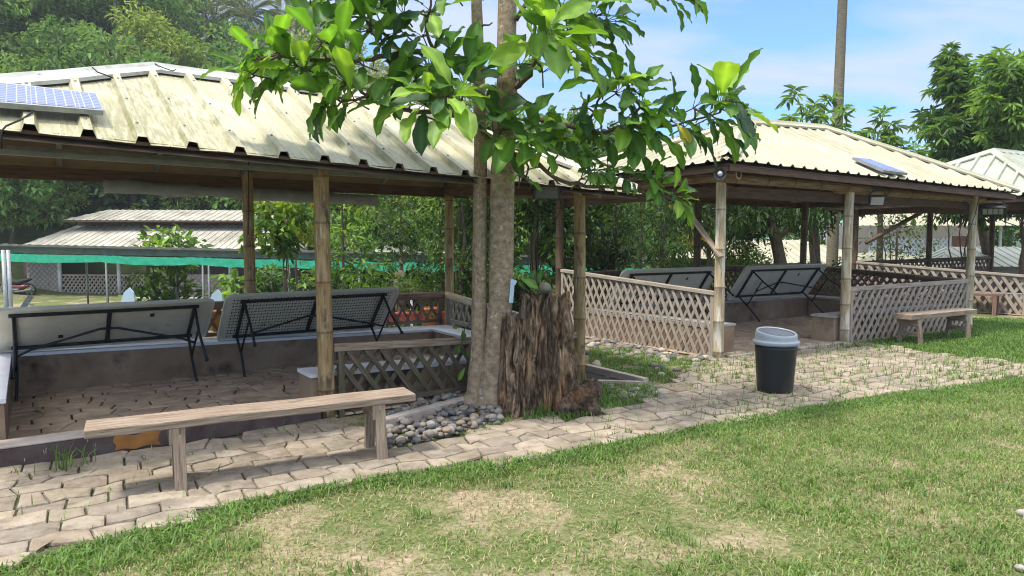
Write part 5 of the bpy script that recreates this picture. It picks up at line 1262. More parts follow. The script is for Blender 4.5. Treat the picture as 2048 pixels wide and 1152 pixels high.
for (px, py, d, L, n, hue) in WH:
    c = np.array(AT(px, py, dmap(d))); nb = min(BP, key=lambda q: (q - Vector(c)).length)
    if (nb - Vector(c)).length > .05: limb(stalk, nb, c, .009, .006, rn, 5, .06); ax = unit(np.array([[(px - 985) * .003, -.45, .55]]) + rg.normal(size=(1, 3)) * .3)[0]
    a0 = rg.uniform(0, 6.28); e1 = unit(np.cross(ax, [0.3, .2, 1])[None])[0]; e2 = np.cross(ax, e1)
    for k in range(n + 1 if hue != 2 else max(4, n - 1)):
        an = a0 + k * 2.4; sp = rg.uniform(.65, 1.25); D = ax * math.cos(sp) + (e1 * math.cos(an) + e2 * math.sin(an)) * math.sin(sp) + np.array([0, 0, -.36]) * rg.uniform(.3, 1.5)
        D = D / np.linalg.norm(D); l = L * rg.uniform(.72, 1.26); U = np.array([0, 0, 1.0]) + ax * .5 + rg.normal(size=3) * .35
        s0 = c + D * .03; Vv, Q, cc = big_leaf(s0 + D * l * .12, D, U, l * .9, l * rg.uniform(.165, .205), rg, rg.uniform(.15, 1.0))
        stalk.tube([c - ax * .02, s0 + D * l * .13], [.004, .0028], 5)
        h = hue if rg.random() < .72 else int(rg.integers(0, 3)); b = np.array(HUE[h][rg.integers(0, 3)]) * rg.uniform(.85, 1.15)
        if (px, k) == (1345, 2): b = np.array((.42, .36, .03))
        VV.append(Vv); QQ.append(Q + off); CC.append(cc[:, None] * b); off += len(Vv)
    stalk.tube([Vector(c - ax * .14), Vector(c)], [.007, .005], 6)
np_mesh('crown', np.concatenate(VV), np.concatenate(QQ), np.concatenate(CC), mt['leaf'], t, smooth=True)
stalk.build('branches', mt['twig'], t, smooth=True)
# climbing leaves on the trunk and the seedling on the stump
def sprig(name, label, items, cat='plant', stem=None):
    VV, QQ, CC = [], [], []; off = 0; loc = AT(*items[0][:3]); t = thing(name, loc, label, cat); st = MB()
    for (px, py, d, ex, ey, ez, l, w, col) in items:
        c = np.array(AT(px, py, d)); Vv, Q, cc = big_leaf(c, np.array((ex, ey, ez), float), np.array((.1, -.8, .6)), l, l * w, rg, .5); VV.append(Vv); QQ.append(Q + off); CC.append(cc[:, None] * np.array(col)); off += len(Vv)
    np_mesh('leaves', np.concatenate(VV), np.concatenate(QQ), np.concatenate(CC), mt['leaf'], t, smooth=True)
    for s in (stem or []): st.tube([AT(*p) for p in s], .006, 6)
    if stem: st.build('stem', mt['twig'], t)
    return t
b1 = (.16, .3, .05); b2 = (.07, .17, .03)
sprig('climbing_vine', 'vine with heart shaped leaves climbing the double trunk', [(972, 625, 6.55, -.45, -.2, -.9, .17, .3, b2), (1002, 580, 6.5, -.9, -.2, -.35, .15, .3, b2), (1012, 588, 6.4, -.1, -.2, -1, .18, .36, b2), (930, 735, 6.6, -.45, -.3, -.8, .14, .2, b1), (925, 660, 6.6, .2, -.2, -.9, .09, .3, b2), (918, 690, 6.6, -.1, -.2, -.9, .09, .3, b2), (935, 700, 6.6, .2, -.2, -.9, .08, .3, b2), (922, 655, 6.6, -.8, -.2, .1, .08, .25, b2)],
      stem=[[(985, 800, 6.7), (978, 700, 6.72), (975, 620, 6.6), (1000, 575, 6.55), (1015, 585, 6.45)], [(960, 640, 6.85), (930, 655, 6.65), (920, 700, 6.6)]])
sprig('seedling', 'bright green seedling growing from the stump top next to the stone', [(1048, 578, 6.35, -.5, -.2, .8, .09, .25, b2), (1040, 556, 6.35, .85, -.3, -.35, .19, .24, b1), (1062, 562, 6.4, .3, -.1, .9, .11, .25, b2), (1075, 565, 6.5, .3, .1, .8, .12, .25, b2), (1030, 560, 6.4, .2, -.2, 1, .1, .22, b1), (1056, 572, 6.4, -.2, -.1, .8, .1, .25, b2)],
      stem=[[(1050, 590, 6.4), (1048, 575, 6.38), (1040, 556, 6.35)]])

# ------------------------------------------------------------------ grass
def blades(rg, P, H, W, cols, lay=.8, var=.2):
    """P: n x 3 roots. two segment blades, bent over"""
    n = len(P); an = rg.uniform(0, 6.283, n); d = np.stack([np.cos(an), np.sin(an), np.zeros(n)], 1); s = np.stack([-np.sin(an), np.cos(an), np.zeros(n)], 1)
    l = rg.uniform(.15, 1, (n, 1)) * lay; H = (H * rg.uniform(.45, 1.2, n))[:, None]; W = (W * rg.uniform(.7, 1.2, n))[:, None]; up = np.array([[0, 0, 1.0]])
    m_ = P + up * H * .55 + d * H * l * .45; tp = P + up * H * (1 - .45 * l) + d * H * l * 1.25
    Vv = np.stack([P - s * W * .4, P + s * W * .4, m_ + s * W * .5, m_ - s * W * .5, tp + s * W * .06, tp - s * W * .06], 1).reshape(-1, 3)
    i = np.arange(n)[:, None] * 6; Q = np.concatenate([i + np.array([[0, 1, 2, 3]]), i + np.array([[3, 2, 4, 5]])], 1).reshape(-1, 4)
    return Vv, Q, np.repeat(pal(rg, cols, n, var), 6, 0)
def poly_pts(rg, P, dens, test=None):
    xs = [p[0] for p in P]; ys = [p[1] for p in P]; A = (max(xs) - min(xs)) * (max(ys) - min(ys)); n = int(A * dens); o = []
    q = np.stack([rg.uniform(min(xs), max(xs), n), rg.uniform(min(ys), max(ys), n)], 1)
    for x, y in q:
        if inpoly(x, y, P) and (test is None or test(x, y)): o.append((x, y, 0))
    return np.array(o)
def fbm(x, y, s): return mnoise.noise(Vector((x * s, y * s, 1.7))) + .5 * mnoise.noise(Vector((x * s * 2.1, y * s * 2.1, 5.1)))
nearL = [V(p.x, p.y, 0) for p in near] + [near[-1] + ext * 5]
def edge_dist(x, y):
    p = V(x, y, 0); best = 9
    for a, b in zip(nearL, nearL[1:]):
        t_ = max(0, min(1, (p - a).dot(b - a) / (b - a).length_squared)); best = min(best, (p - (a + (b - a) * t_)).length)
    return best
LAWN = [tuple(p.xy) for p in nearL] + [(16, 5), (10, 2.2), (3.6, 2.4), (-3.2, 2.4), (-5.5, 3.0)]
rg = np.random.default_rng(77)
gl = [(.12, .21, .045), (.155, .245, .055), (.095, .17, .04)]; gd = [(.17, .23, .065), (.21, .255, .08), (.28, .27, .12), (.14, .2, .05)]; gs = [(.36, .3, .17), (.28, .24, .12), (.4, .33, .2)]
BARE = [(.35, 3.95, .75, .4), (-.9, 3.75, .55, .25), (-.1, 4.75, .5, .18), (1.5, 3.5, .5, .25), (3.6, 5.0, .5, .3), (1.15, 4.5, .3, .2)]
def lush(x, y): 
    e = edge_dist(x, y); w = .34 + .2 * fbm(x, y, 1.3)
    return e < w and rg.random() < (1.0 if e < w * .7 else .5)
def patch(x, y):
    v = .52 + .7 * fbm(x + 3, y, .75) + .3 * fbm(x, y + 7, 2.4) - .75 * sum(math.exp(-((x - a) ** 2 / b ** 2 + (y - c) ** 2 / e ** 2)) for a, c, b, e in BARE) + .25 * fbm(x, y, 3.2) + .13 * max(-1.2, min(2.6, x - .6))
    return rg.random() < max(.05, min(1, v))
parts = []
parts.append(blades(rg, poly_pts(rg, LAWN, 5200, lush), .055, .0075, gl, 1.0))
parts.append(blades(rg, poly_pts(rg, LAWN, 6500, patch), .037, .006, gd + gl[:2], 1.1))
parts.append(blades(rg, poly_pts(rg, LAWN, 1000), .028, .005, gs, 1.8))
tu = []
for _ in range(520):           # tufts
    p = G(rg.uniform(-60, 2100), rg.uniform(800, 1160)); 
    if not inpoly(p.x, p.y, LAWN) or not patch(p.x, p.y): continue
    k = rg.integers(10, 34); tu.append(np.array([[p.x, p.y, 0]]) + np.concatenate([rg.normal(size=(k, 2)) * .03, np.zeros((k, 1))], 1))
parts.append(blades(rg, np.concatenate(tu), .06, .0065, gl + gd[:1], .8))
def merge(parts):
    VV, QQ, CC = [], [], []; o = 0
    for a, b, c in parts: VV.append(a); QQ.append(b + o); CC.append(c); o += len(a)
    return np.concatenate(VV), np.concatenate(QQ), np.concatenate(CC)
o = np_mesh('lawn_grass', *merge(parts), mt['grass'], kind='stuff'); o['label'] = 'patchy green and straw coloured lawn in front of the path'
# grass patches: right lawn, the strip between pavilions, at the stump
parts = []
R1_ = [tuple(G(x, y).xy) for x, y in ((1725, 690), (1760, 688), (1880, 709), (2048, 727), (2300, 752), (2400, 700), (2120, 640), (1945, 638), (1760, 668))]
parts.append(blades(rg, poly_pts(rg, R1_, 2600), .06, .009, gl, .8))
R2_ = [tuple(G(x, y).xy) for x, y in ((1176, 700), (1250, 700), (1420, 728), (1385, 738), (1335, 768), (1250, 760), (1180, 735))]
parts.append(blades(rg, poly_pts(rg, R2_, 2200, lambda x, y: fbm(x, y, 2.2) > -.25), .06, .008, gl + gd[:1], .9))
R3_ = [tuple(G(x, y).xy) for x, y in ((1120, 845), (1180, 836), (1262, 812), (1325, 798), (1300, 775), (1180, 772), (1150, 800), (1040, 840))]
parts.append(blades(rg, poly_pts(rg, R3_, 3000), .075, .008, gl, .8))
R4_ = [tuple(G(x, y).xy) for x, y in ((850, 872), (900, 845), (1000, 815), (1030, 840), (1000, 858), (900, 885))]
parts.append(blades(rg, poly_pts(rg, R4_, 3200, lambda x, y: fbm(x, y, 3) > -.35), .045, .006, gd + gl, 1.0))
for x, y, k, h in ((128, 945, 26, .2), (165, 935, 16, .18), (45, 955, 8, .1), (1085, 835, 40, .16), (1045, 815, 20, .2), (1160, 815, 40, .14), (1110, 828, 40, .12)):
    p = G(x, y); parts.append(blades(rg, np.array([[p.x, p.y, 0]]) + np.concatenate([rg.normal(size=(k, 2)) * [.05, .03], np.zeros((k, 1))], 1), h, .007, gl, .7))
o = np_mesh('side_grass', *merge(parts), mt['grass'], kind='stuff'); o['label'] = 'lush green grass beside the pavilions and round the stump foot'
# weeds in the joints of the path
W_ = []
for poly, ax_, ay_ in STONES:
    for k in range(len(poly)):
        a, b = poly[k], poly[(k + 1) % len(poly)]; f = rg.random(); q = (a[0] + (b[0] - a[0]) * f, a[1] + (b[1] - a[1]) * f); p = ax_ * q[0] + ay_ * q[1]
        px = 1024 + F * p.x / p.y
        pr = (1.1 if px > 1380 else .35 if px > 1180 else .10) * (1.3 if p.y > 7.2 else .8) * (1 + fbm(p.x, p.y, 1.1)) * (1.4 if edge_dist(p.x, p.y) < .3 else 1)
        n = rg.poisson(max(0, pr) * (2.4 if px > 1180 else 1.6))
        if n: W_.append(np.array([[p.x, p.y, .004]]) + np.concatenate([rg.normal(size=(n, 2)) * .014, np.zeros((n, 1))], 1))
o = np_mesh('path_weeds', *blades(rg, np.concatenate(W_), .085, .006, gl + gd[:2], .55), mt['grass'], kind='stuff'); o['label'] = 'thin grass blades sprouting from the joints of the stone path'
# ------------------------------------------------------------------ shed with the green net
sl = V(X(-60, 21.5), 21.5, 0); sr = V(X(1480, 18.2), 18.2, 0); sd = (sr - sl); SL = sd.length; sd.normalize(); sn = V(-sd.y, sd.x, 0)
zl, zr_ = 1.30, .93
t = thing('market_shed', (sl + sr) / 2 + V(0, 0, -1.1), 'long low open shed with thin metal roof and pipe posts', 'shed')
ze = lambda s: zl + (zr_ - zl) * s / SL
m = MB(); n = 150; vs = []; uv = []
for i in range(n + 1):
    s = SL * i / n
    for w, dz in ((-.2, 0), (3.6, -.32)):
        p = sl + sd * s + sn * w; vs.append((p.x, p.y, ze(s) + dz + (.02 if i % 2 else 0))); uv.append((s, w))
fs = [(i * 2, (i + 1) * 2, (i + 1) * 2 + 1, i * 2 + 1) for i in range(n)]; m.add(vs, fs, [[uv[k] for k in f] for f in fs])
m.build('roof', mt['roof_old'], t)
m = MB(); a = sl + sn * -.2; b = sr + sn * -.2
m.bar(a + V(0, 0, zl - .025), b + V(0, 0, zr_ - .025), .02, .06)
m.bar(sl + V(0, 0, zl - .15), sr + V(0, 0, zr_ - .15), .06, .2); m.bar(sl + sn * 3.4 + V(0, 0, zl - .4), sr + sn * 3.4 + V(0, 0, zr_ - .4), .06, .1)
m.build('eave_beam', mt['tin_under'], t)
for px in (10, 212, 405, 417, 578, 718, 845, 925, 1080, 1300):
    d0 = None
    k = (px - 1024) / F      # intersect the shed line
    s = (sl.x - k * sl.y) / (k * sd.y - sd.x); p = sl + sd * s
    m = MB(); m.tube([p + V(0, 0, T(p.x, p.y) - .1), p + V(0, 0, ze(s) - .1)], .035, 8)
    m.tube([p + V(0, 0, ze(s) - .55), p + sd * .35 + V(0, 0, ze(s) - .15)], .016, 6); m.build('post', mt['galv'], t, smooth=True)
    if int(px) % 2 == 0:
        p2_ = p + sn * 3.3; m = MB(); m.tube([p2_ + V(0, 0, T(p2_.x, p2_.y) - .1), p2_ + V(0, 0, ze(s) - .32)], .035, 8); m.build('post', mt['galv'], t, smooth=True)
# net: sagging bays
knots = [.4]; 
for px in (212, 405, 578, 718, 830, 925, 1080, 1190, 1300, 1420):
    k = (px - 1024) / F; knots.append((sl.x - k * sl.y) / (k * sd.y - sd.x))
m = MB()
for i, (s0, s1) in enumerate(zip(knots, knots[1:])):
    vs = []; nn = 24
    for j in range(nn + 1):
        f = j / nn; s = s0 + (s1 - s0) * f; sag = .05 * math.sin(f * math.pi); p = sl + sd * s + sn * -.26
        for k, (dz) in enumerate((-.26, -.33, -.4, -.46)):
            z = ze(s) + dz - sag * (.4 + .25 * k) + .02 * mnoise.noise(Vector((s * 4, k, i))) ; q = p + sn * (.04 * mnoise.noise(Vector((s * 5, k * 2, 3)))); vs.append((q.x, q.y, z))
    m.add(vs, [(j * 4 + k, (j + 1) * 4 + k, (j + 1) * 4 + k + 1, j * 4 + k + 1) for j in range(nn) for k in range(3)])
tag(m.build('shade_net', mt['net'], None, smooth=True, loc=tuple(sl + V(0, 0, 1))), 'bright green shade net strung along the shed eave in sagging bays', 'net')

# ------------------------------------------------------------------ house with the two tier cream roof
HD = 32.0; z0 = -1.2
hx = lambda px, d=HD: X(px, d)
u = V(1, -.06, 0).normalized(); hA = V(hx(60), HD, z0)
t = thing('bamboo_house', hA + u * 6 + V(0, 2.5, 0), 'low house with stained two tier cream roof and pale lattice walls', 'house')
def seg(px): return (hx(px) - hA.x) / u.x
P = lambda px, w, z: hA + u * seg(px) + V(0, w, z)
m = MB()
for (a, b, s0, s1) in ((P(40, -1.2, 2.0), P(640, -1.2, 2.05), P(100, 2.4, 3.25), P(600, 2.4, 3.3)), (P(92, 1.35, 3.45), P(620, 1.35, 3.4), P(143, 3.2, 3.98), P(590, 3.2, 3.93))):
    roof_face(m, None, a, b, s0, s1, .32, [(0, 0), (.26, 0), (.275, .03), (.305, .03), (.32, 0)], 3)
m.build('roof', mt['roof_old'], t)
m = MB(); roof_face(m, None, P(25, 6, 1.95), P(40, -1.2, 2.0), P(100, 2.4, 3.25), P(100, 2.4, 3.25), .32, [(0, 0), (.275, .03), (.32, 0)], 4); m.build('roof', mt['roof_old'], t)
m = MB(); m.hexa([P(100, 2.2, 2.9), P(612, 2.2, 2.9), P(612, 2.4, 2.9), P(100, 2.4, 2.9), P(100, 2.2, 3.6), P(612, 2.2, 3.6), P(612, 2.4, 3.6), P(100, 2.4, 3.6)]); m.hexa([P(92, 1.3, 3.36), P(620, 1.3, 3.32), P(620, 1.4, 3.32), P(92, 1.4, 3.36), P(92, 1.3, 3.44), P(620, 1.3, 3.39), P(620, 1.4, 3.39), P(92, 1.4, 3.44)]); m.build('clerestory', mt['timber_dark'], t)
def wallp(name, x0, x1, z0_, z1_, mat, w=0, th=.06):
    m = MB(); m.hexa([P(x0, w, z0_), P(x1, w, z0_), P(x1, w + th, z0_), P(x0, w + th, z0_), P(x0, w, z1_), P(x1, w, z1_), P(x1, w + th, z1_), P(x0, w + th, z1_)]); return m.build(name, mat, t)
wallp('wall', 52, 118, 0, 2.1, mt['weave']); wallp('wall', 20, 50, 0, 2.1, mt['brick'], .8); wallp('wall', 372, 470, .05, 1.0, mt['weave']); wallp('back_wall', 30, 640, 0, 2.1, mt['dark_wall_and_shade'], 4.5); wallp('wall', 600, 700, 0, 1.8, mt['dark_wall_and_shade'], .5)
# diagonal weave ribs
m = MB()
for px0, px1, zt in ((53, 117, 2.0), (373, 468, .98)):
    m = MB(); slats(m, P(px0, -.02, 0), P(px1, -.02, 0), z0 + .02, z0 + .02, z0 + zt, z0 + zt, .24, .05, .015, 1.0, .008, seed=4); m.build('woven_panel', mt['timber_grey'], t)
m = MB()
for px0, px1 in ((126, 240), (246, 300), (303, 366)): slats(m, P(px0, 0, 0), P(px1, 0, 0), z0 + .05, z0 + .05, z0 + .92, z0 + .92, .19, .065, .02, .75, .014, seed=px0)
m.bar(P(122, 0, .95), P(370, 0, .95), .08, .09); m.bar(P(122, 0, .05), P(370, 0, .05), .08, .08); m.build('lattice_rail', mt['timber_grey'], t)
for px in (121, 243, 302, 369, 470, 560):
    m = MB(); m.tube([P(px, 0, -.05), P(px, 0, 2.1)], .085, 8); m.build('post', mt['whitewash'] if px != 302 else mt['bark_dark'], t, smooth=True)
m = MB(); m.bar(P(20, -.6, .0), P(480, -.6, .0), 1.2, .1); m.build('step', mt['kerb_top'], t)
# motorbike in front of it
def motorbike():
    c = P(60, -1.0, .05); t = thing('motorbike', c, 'dark red motorbike parked before the woven house wall', 'motorbike'); q = lambda x, z, y=0: c + u * x + V(0, y, z)
    for x in (-.62, .62):
        m = MB(); m.tube([q(x + .27 * math.cos(a), .3 + .27 * math.sin(a)) for a in np.linspace(0, 6.2832, 21)], .045, 7, cap=False); w = m.build('wheel', mt['rubber'], t, smooth=True)
        m = MB(); 
        for k in range(6): m.tube([q(x, .3), q(x + .24 * math.cos(k * 1.047), .3 + .24 * math.sin(k * 1.047))], .012, 5)
        m.tube([q(x, .3, -.06), q(x, .3, .06)], .06, 8); m.build('rim', mt['galv'], w)
    m = MB(); m.tube([q(-.55, .62), q(-.2, .66), q(.15, .62), q(.5, .72), q(.72, .78)], [.1, .13, .12, .1, .04], 9); m.build('seat', mt['rubber'], t, smooth=True)
    m = MB(); m.tube([q(-.4, .8), q(-.32, .55), q(-.1, .42), q(.3, .42), q(.6, .5)], [.1, .13, .12, .12, .06], 9); m.tube([q(-.75, .5), q(-.55, .6), q(-.4, .5)], [.03, .07, .05], 8); m.build('body', mt['moto_red'], t, smooth=True)
    m = MB(); m.tube([q(-.1, .3), q(.2, .3)], .13, 9); m.tube([q(0, .22, -.1), q(.4, .26, -.1), q(.8, .34, -.1)], [.03, .05, .05], 8); m.tube([q(.1, .3), q(.62, .3)], .03, 6); m.build('engine', mt['steel_grey'], t)
    for y in (-.09, .09):
        m = MB(); m.tube([q(-.62, .3, y), q(-.42, .9, y)], .022, 7); m.build('fork', mt['galv'], t)
    m = MB(); m.tube([q(-.3, .98, -.32), q(-.42, .95, -.1), q(-.42, .95, .1), q(-.3, .98, .32)], .016, 7); m.build('handlebar', mt['steel_dark'], t)
    m = MB(); pebble(m, q(-.5, .85), .09, 2, (1, 1, 1)); m.build('headlight', mt['lens'], t, smooth=True)
    for y in (-.25, .25):
        m = MB(); m.tube([q(-.38, .97, y), q(-.36, 1.14, y * 1.1)], .008, 5); m.tube([q(-.37, 1.14, y * 1.1), q(-.35, 1.15, y * 1.1)], .05, 8); m.build('mirror', mt['rubber'], t)
motorbike()
# wire fence at the far left
t = thing('wire_fence', AT(10, 600, 15.5), 'old wire fence with pale pipe posts at the left edge', 'fence')
for px in (6, 16):
    m = MB(); a = AT(px, 500, 15 + (px > 10)); m.tube([V(a.x, a.y, T(a.x, a.y) - .1), a], .04, 8); m.build('post', mt['galv'], t, smooth=True)
m = MB()
for k in range(34):
    for sg in (1, -1):
        x0 = X(-40, 15.4) + k * .11; m.tube([V(x0, 15.4, -.75), V(x0 + sg * .72, 15.4, -.02)], .004, 4, cap=False)
m.tube([V(X(-40, 15.4), 15.4, -.02), V(X(400, 15.4), 15.4, -.02)], .008, 5); m.build('wire_mesh', mt['galv'], t)

# ------------------------------------------------------------------ dark hut and board behind the shed
c = V(X(830, 24), 24, T(X(830, 24), 24)); t = thing('dark_hut', c, 'dark timber hut under a small tin roof beyond the shed', 'hut')
m = MB(); m.hexa([c + V(a, b, z) for z in (0, 1.9) for a, b in ((-1.6, 0), (2.2, 0), (2.2, 3), (-1.6, 3))]); w = m.build('wall', mt['dark_wall_and_shade'], t)
m = MB(); roof_face(m, None, c + V(-1.8, -.5, 1.85), c + V(2.5, -.5, 1.85), c + V(-1.8, 3.2, 2.3), c + V(2.5, 3.2, 2.3), .3, [(0, 0), (.28, .02), (.3, 0)], 6); m.build('roof', mt['roof_old'], t)
c = AT(825, 573, 15.5); t = thing('notice_board', V(c.x, c.y, T(c.x, c.y)), 'blank weathered wooden board on a white stake behind the back rail', 'board')
m = MB(); m.bar(c + V(-.3, 0, 0), c + V(.3, 0, 0), .03, .3); m.build('board', mt['timber_moss'], t); m = MB(); m.bar(V(c.x - .03, c.y + .03, T(c.x, c.y)), c + V(-.03, .03, .0), .07, .05); m.build('stake', mt['white'], t)
c = AT(800, 595, 16); t = thing('dead_stump_post', V(c.x, c.y, T(c.x, c.y)), 'gnarled brown post standing left of the blank board', 'post')
m = MB(); m.tube([V(c.x, c.y, T(c.x, c.y) - .1), V(c.x + .02, c.y, -.3), V(c.x - .03, c.y, .3), V(c.x + .02, c.y, .75)], [.12, .1, .13, .11], 9); m.build('post_body', mt['bark_dark'], t, smooth=True)
c = AT(800, 634, 11.9); m = MB(); m.bar(c + V(-.75, 0, -.02), c + V(.75, .3, -.02), .25, .16); tag(m.build('planter_box', mt['red_paint'], None, loc=tuple(c), bevel=.01), 'low red planter box behind the back lattice', 'planter')
c = AT(860, 632, 12); m = MB(); m.lathe(c + V(0, 0, -.15), [(.0, 0), (.1, 0), (.15, .26), (.165, .26), (.165, .3), (.14, .3), (.12, .24), (0, .24)], 18); tag(m.build('flower_pot', mt['orange'], None, smooth=True, loc=tuple(c)), 'orange clay pot glimpsed through the back lattice', 'pot')
c = AT(440, 640, 9.6); m = MB(); m.lathe(c + V(0, 0, -.15), [(.0, 0), (.1, 0), (.15, .26), (.165, .26), (.165, .3), (.14, .3), (.12, .24), (0, .24)], 18); tag(m.build('flower_pot', mt['ochre'], None, smooth=True, loc=tuple(c)), 'ochre pot seen through the lattice between the two tables', 'pot')

# ------------------------------------------------------------------ lower houses behind the second and third pavilions
def low_house(c, L, D, ze_, zr2, label, mat, sp=.3, wallm='weave', skew=0):
    c = Vector(c); g = T(c.x, c.y); t = thing('low_house', (c.x, c.y, g), label, 'house', 'roofs of the lower houses'); m = MB(); q = lambda a, b, z: V(c.x + a, c.y + b + a * skew, z)
    A_, B_, C_, D_ = q(-L / 2, 0, ze_), q(L / 2, 0, ze_), q(L / 2, D, ze_), q(-L / 2, D, ze_); R0_, R1_ = q(-L / 2 + D * .4, D / 2, zr2), q(L / 2 - D * .4, D / 2, zr2)
    pr = [(0, 0), (sp - .07, 0), (sp - .05, .03), (sp - .02, .03), (sp, 0)]
    roof_face(m, None, A_, B_, R0_, R1_, sp, pr, 2); roof_face(m, None, B_, C_, R1_, R1_, sp, pr, 3); roof_face(m, None, C_, D_, R1_, R0_, sp, pr, 4); roof_face(m, None, D_, A_, R0_, R0_, sp, pr, 5); m.build('roof', mat, t)
    m = MB(); m.hexa([q(a, b, z) for z in (g - .5, ze_ + .05) for a, b in ((-L / 2 + .5, .6), (L / 2 - .5, .6), (L / 2 - .5, D - .6), (-L / 2 + .5, D - .6))]); m.build('wall', mt[wallm], t); return t
low_house((X(1570, 26), 25, 0), 7.5, 6, .55, 1.35, 'cream roof of a lower house seen beneath the second pavilion eaves', mt['roof_clean'])
low_house((X(1800, 22.5), 22, 0), 3.2, 3, .55, 1.0, 'yellowish roof below the white lattice house', mt['roof_clean'])
low_house((X(2010, 23), 22.5, 0), 5.0, 3.4, .55, 1.15, 'bright ribbed roof at the right edge beyond the far posts', mt['roof_pale'])
c = V(X(1850, 31), 31, 0); g = T(c.x, c.y); t = thing('lattice_house', V(c.x, c.y, g), 'house with white lattice front and pale roof beyond the far pavilion', 'house'); m = MB()
slats(m, c + V(-2.4, 0, 0), c + V(1.0, 0, 0), .35, .35, 1.45, 1.45, .2, .06, .02, .8, .012, seed=3); m.build('lattice_front', mt['white'], t)
m = MB(); m.hexa([c + V(a, b, z) for z in (g, 1.5) for a, b in ((1.05, .0), (2.2, 0), (2.2, .1), (1.05, .1))]); m.build('wall', mt['brick'], t)
m = MB(); m.hexa([c + V(a, b, z) for z in (g, 2.0) for a, b in ((-3, 3), (5, 3), (5, 3.1), (-3, 3.1))]); m.hexa([c + V(a, b, z) for z in (g, .34) for a, b in ((-3, 0), (5, 0), (5, .1), (-3, .1))]); m.build('wall', mt['weave'], t)
m = MB(); pr = [(0, 0), (.24, 0), (.26, .03), (.29, .03), (.3, 0)]; roof_face(m, None, c + V(-3.4, -.9, 1.95), c + V(6.5, -.9, 1.95), c + V(-2, 2.5, 3.0), c + V(5, 2.5, 3.0), .3, pr, 4); m.build('roof', mt['roof_clean'], t)
for x in (-2.45, .0, 1.02, 3.2):
    m = MB(); m.tube([c + V(x, -.05, g), c + V(x, -.05, 2.0)], .06, 8); m.build('post', mt['whitewash'], t)

# ------------------------------------------------------------------ camera, sun, sky
cam = bpy.data.cameras.new('camera'); cam.sensor_width = 36; cam.lens = 36 * F / 2048; cam.clip_end = 3000; cam.clip_start = .05
co_ = bpy.data.objects.new('camera', cam); COL.objects.link(co_); co_.location = CAM; co_.rotation_euler = (math.pi / 2 - TH, 0, 0); scene.camera = co_
EL = math.radians(66); SD = V(-.88, -.47, 0).normalized() * math.cos(EL) + V(0, 0, math.sin(EL))
sun = bpy.data.lights.new('sun', 'SUN'); sun.energy = 2.1; sun.angle = math.radians(7); sun.color = (1, .95, .87)
so = bpy.data.objects.new('sun', sun); COL.objects.link(so); so.rotation_euler = (-SD).to_track_quat('-Z', 'Y').to_euler(); so.location = (0, 0, 30)
w = bpy.data.worlds.new('World'); scene.world = w; w.use_nodes = True; nt = w.node_tree; nt.nodes.clear()
out = nt.nodes.new('ShaderNodeOutputWorld'); bg = nt.nodes.new('ShaderNodeBackground'); sky = nt.nodes.new('ShaderNodeTexSky'); sky.sky_type = 'NISHITA'; sky.sun_disc = False
sky.sun_elevation = EL; sky.sun_rotation = math.atan2(SD.x, SD.y); sky.dust_density = 1.0; sky.air_density = 1.0; sky.ozone_density = 2.2
tc = nt.nodes.new('ShaderNodeTexCoord'); sp_n = N(nt, 'SeparateXYZ'); nt.links.new(tc.outputs['Generated'], sp_n.inputs[0])
zz = N(nt, 'Math', operation='ADD', ins={1: .22}); nt.links.new(sp_n.outputs[2], zz.inputs[0]); zm = N(nt, 'Math', operation='MAXIMUM', ins={1: .05}); nt.links.new(zz.outputs[0], zm.inputs[0])
dv = N(nt, 'VectorMath', operation='DIVIDE'); cb = N(nt, 'CombineXYZ'); 
for i in range(3): nt.links.new(zm.outputs[0], cb.inputs[i])
nt.links.new(tc.outputs['Generated'], dv.inputs[0]); nt.links.new(cb.outputs[0], dv.inputs[1])
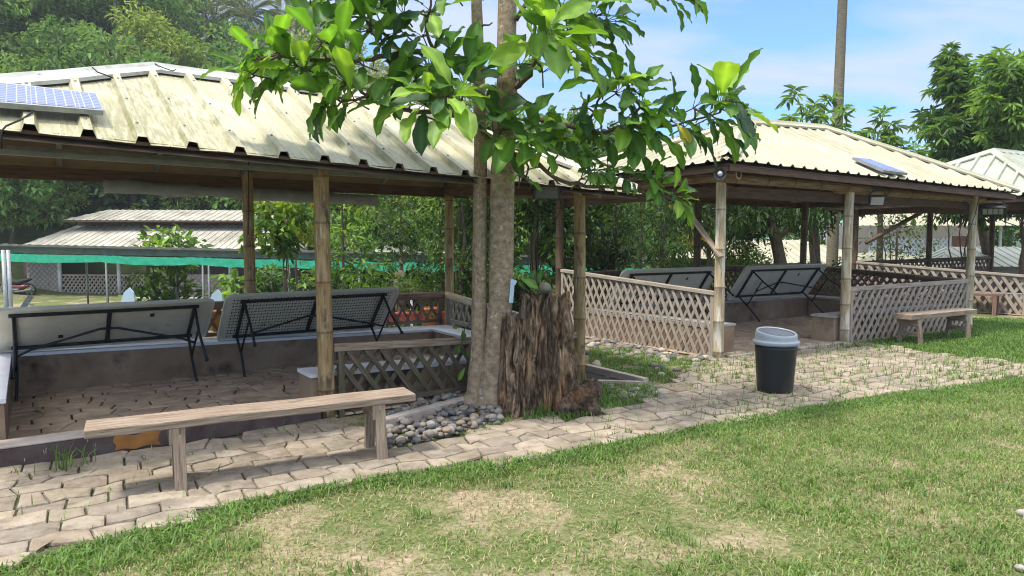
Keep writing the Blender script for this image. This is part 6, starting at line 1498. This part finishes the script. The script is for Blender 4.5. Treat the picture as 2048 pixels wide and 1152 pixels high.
mp = N(nt, 'Mapping', ins={'Scale': (1.0, 2.6, 0), 'Location': (.35, .2, 0)}); nt.links.new(dv.outputs[0], mp.inputs[0])
nz = N(nt, 'TexNoise', ins={'Scale': 1.5, 'Detail': 6, 'Roughness': .5, 'Distortion': .3}); nt.links.new(mp.outputs[0], nz.inputs['Vector'])
cr = ramp(nt, nz.outputs[0], [(.37, 0), (.62, .95)])
blue = mixc(nt, 1.0, sky.outputs[0], (.3, .52, .74), 'MULTIPLY')
cl_ = mixc(nt, cr.outputs[0], blue, (1.75, 2.0, 2.5))
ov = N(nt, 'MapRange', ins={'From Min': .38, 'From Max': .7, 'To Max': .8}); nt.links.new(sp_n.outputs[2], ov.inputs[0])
cl_ = mixc(nt, ov.outputs[0], cl_, (7.2, 7.4, 7.8))  # bright cloud overhead, out of view, added to lift the ambient light
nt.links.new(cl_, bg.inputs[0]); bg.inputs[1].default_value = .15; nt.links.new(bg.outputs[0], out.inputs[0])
vs_ = scene.view_settings; scene.display_settings.display_device = 'sRGB'; vs_.view_transform = 'Standard'; vs_.look = 'None'; vs_.exposure = 1.36; vs_.gamma = 1
scene.cycles.max_bounces = 6; scene.cycles.diffuse_bounces = 3; scene.cycles.transmission_bounces = 3; scene.cycles.use_denoising = True; scene.cycles.filter_width = 1.1

# ------------------------------------------------------------------ damp air over the valley
hz_m = bpy.data.materials.new('haze'); hz_m.use_nodes = True; hn = hz_m.node_tree; hn.nodes.clear(); ho = hn.nodes.new('ShaderNodeOutputMaterial'); hv = hn.nodes.new('ShaderNodeVolumePrincipled')
hv.inputs['Color'].default_value = (.86, .92, 1, 1); hv.inputs['Density'].default_value = .0008; hv.inputs['Anisotropy'].default_value = .2; hn.links.new(hv.outputs[0], ho.inputs['Volume'])
m = MB(); m.hexa([(x, y, z) for z in (-6, 75) for x, y in ((-260, -40), (260, -40), (260, 260), (-260, 260))])
hb = m.build('haze', hz_m, kind='stuff'); hb['label'] = 'thin pale haze in the air over the hillside'
